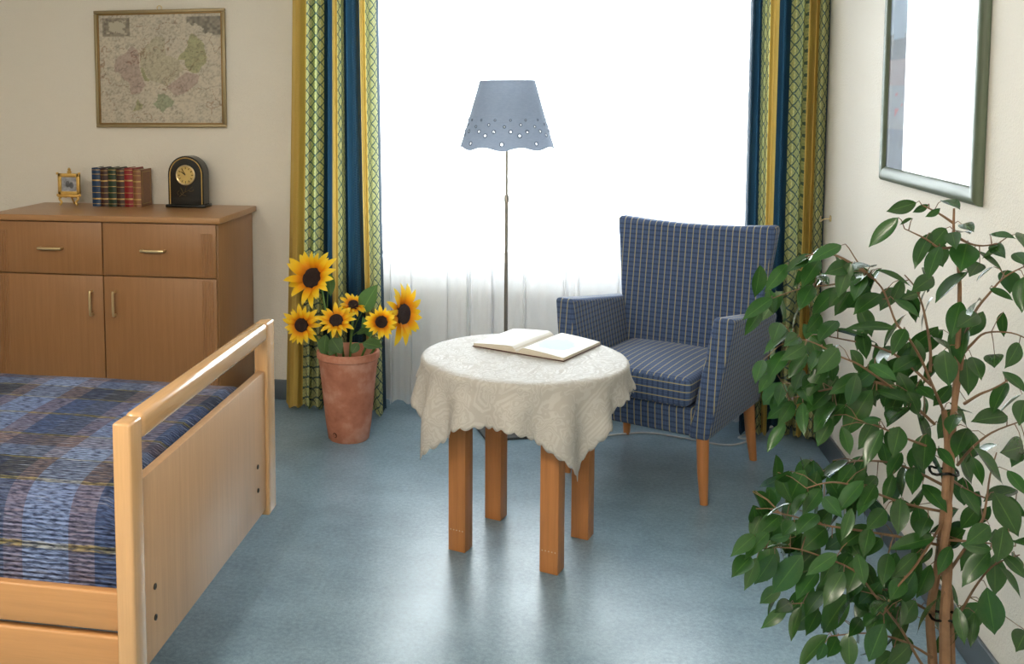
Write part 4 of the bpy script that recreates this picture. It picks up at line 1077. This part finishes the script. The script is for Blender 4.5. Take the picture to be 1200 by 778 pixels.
for (ox_, oy_, sc_), rows in crops.items():
    for (x0, y0, x1, y1, r) in rows:
        bx, by, tx, ty = ox_+x0/sc_, oy_+y0/sc_, ox_+x1/sc_, oy_+y1/sc_
        i = nearest(bx, by); dY = SKy[i]-FY+rl.uniform(-.05, .03)
        p0 = fp3(bx, by, dY); p1 = fp3(tx, ty, dY)
        need = rl.uniform(.085, .105); L = (p1-p0).length
        if L < need*.95 and r > .3: p1 = fp3(tx, ty, dY-math.sqrt(need*need-L*L)*.8)
        if r >= .36: ra, roll = max(.40, r)*.86, rl.uniform(-.5, .5)
        else: ra, roll = .48, rl.choice((-1, 1))*math.acos(min(1, r/.48))
        put_leaf(p0, p1, ra, roll, SKP[i])
n_ph = nleaf
# leaves on the far side and inside the crown, along the same branches
cand = [i for i in range(len(SKP)) if 860 < SKpx[i, 0] < 1215 and 300 < SKpx[i, 1] < 770]
while nleaf < 296:
    i = rl.choice(cand); b = SKP[i]
    if SKpx[i, 0] > 1060 and rl.random() < .72: continue
    if SKpx[i, 1] < 420 and rl.random() < .55: continue
    a = rl.uniform(0, 2*PI); off = Vector((math.cos(a)*.05, .03+.06*rl.random(), rl.uniform(-.03, .03)))
    p0 = b+off; p1 = p0+Vector((rl.uniform(-.06, .05), rl.uniform(-.03, .05), rl.uniform(-.085, -.05)))
    if max(p0.x, p1.x) > X1-.04 or project(p1)[0] < 868: continue
    put_leaf(p0, p1, rl.uniform(.45, .55), rl.uniform(-.9, .9), b)
# the small leaves deep inside the crown, past the first three hundred, joined into one part
def put_small(p0, p1, ratio, roll, anchor):
    o = leaf_local(p0, p1, ratio, roll); me = LM[rl.randrange(3)]
    for v in me.vertices: inner_v.append(o @ v.co)
    k = len(inner_v)-len(me.vertices)
    for p in me.polygons: inner_f.append(tuple(k+i for i in p.vertices))
    for p in me.loops: inner_uv.append(tuple(me.uv_layers[0].data[p.index].uv))
def leaf_local(p0, p1, ratio, roll):
    a = p1-p0; L = a.length; y = a.normalized(); face = Vector((rl.uniform(-.5, .5), -.6, .6))
    z = (face-y*face.dot(y)).normalized(); z = Matrix.Rotation(roll, 3, y) @ z
    return frame_matrix(p0-FBASE, y, z) @ Matrix.Diagonal((L*ratio/.5, L, L*.9, 1))
inner_v, inner_f, inner_uv = [], [], []
left = [i for i in cand if SKpx[i, 0] < 1075]
n_in = 0
while n_in < 150:
    i = rl.choice(left if rl.random() < .8 else cand); b = SKP[i]
    if SKpx[i, 1] < 400 and rl.random() < .5: continue
    off = Vector((rl.uniform(-.06, .06), rl.uniform(.02, .12), rl.uniform(-.04, .03)))
    p0 = b+off; p1 = p0+Vector((rl.uniform(-.06, .05), rl.uniform(-.03, .05), rl.uniform(-.085, -.05)))
    q = project(p1)
    if max(p0.x, p1.x) > X1-.04 or q[0] < 885 or (q[0] < 1040 and 505 < q[1] < 560): continue
    put_small(p0, p1, rl.uniform(.42, .52), rl.uniform(-1, 1), b); n_in += 1
me = bpy.data.meshes.new('inner_leaves'); me.from_pydata(inner_v, [], inner_f); me.update()
l_ = me.uv_layers.new(name='UVMap')
for k, q in enumerate(inner_uv): l_.data[k].uv = q
me.materials.append(M_LEAF); me.polygons.foreach_set('use_smooth', [True]*len(inner_f))
il = link('inner_leaves', me, fig); il['kind'] = 'stuff'
tw = twigs.build('twigs', M_TWIG, fig); tw['kind'] = 'stuff'
print('leaves from the photograph', n_ph, 'total', nleaf)
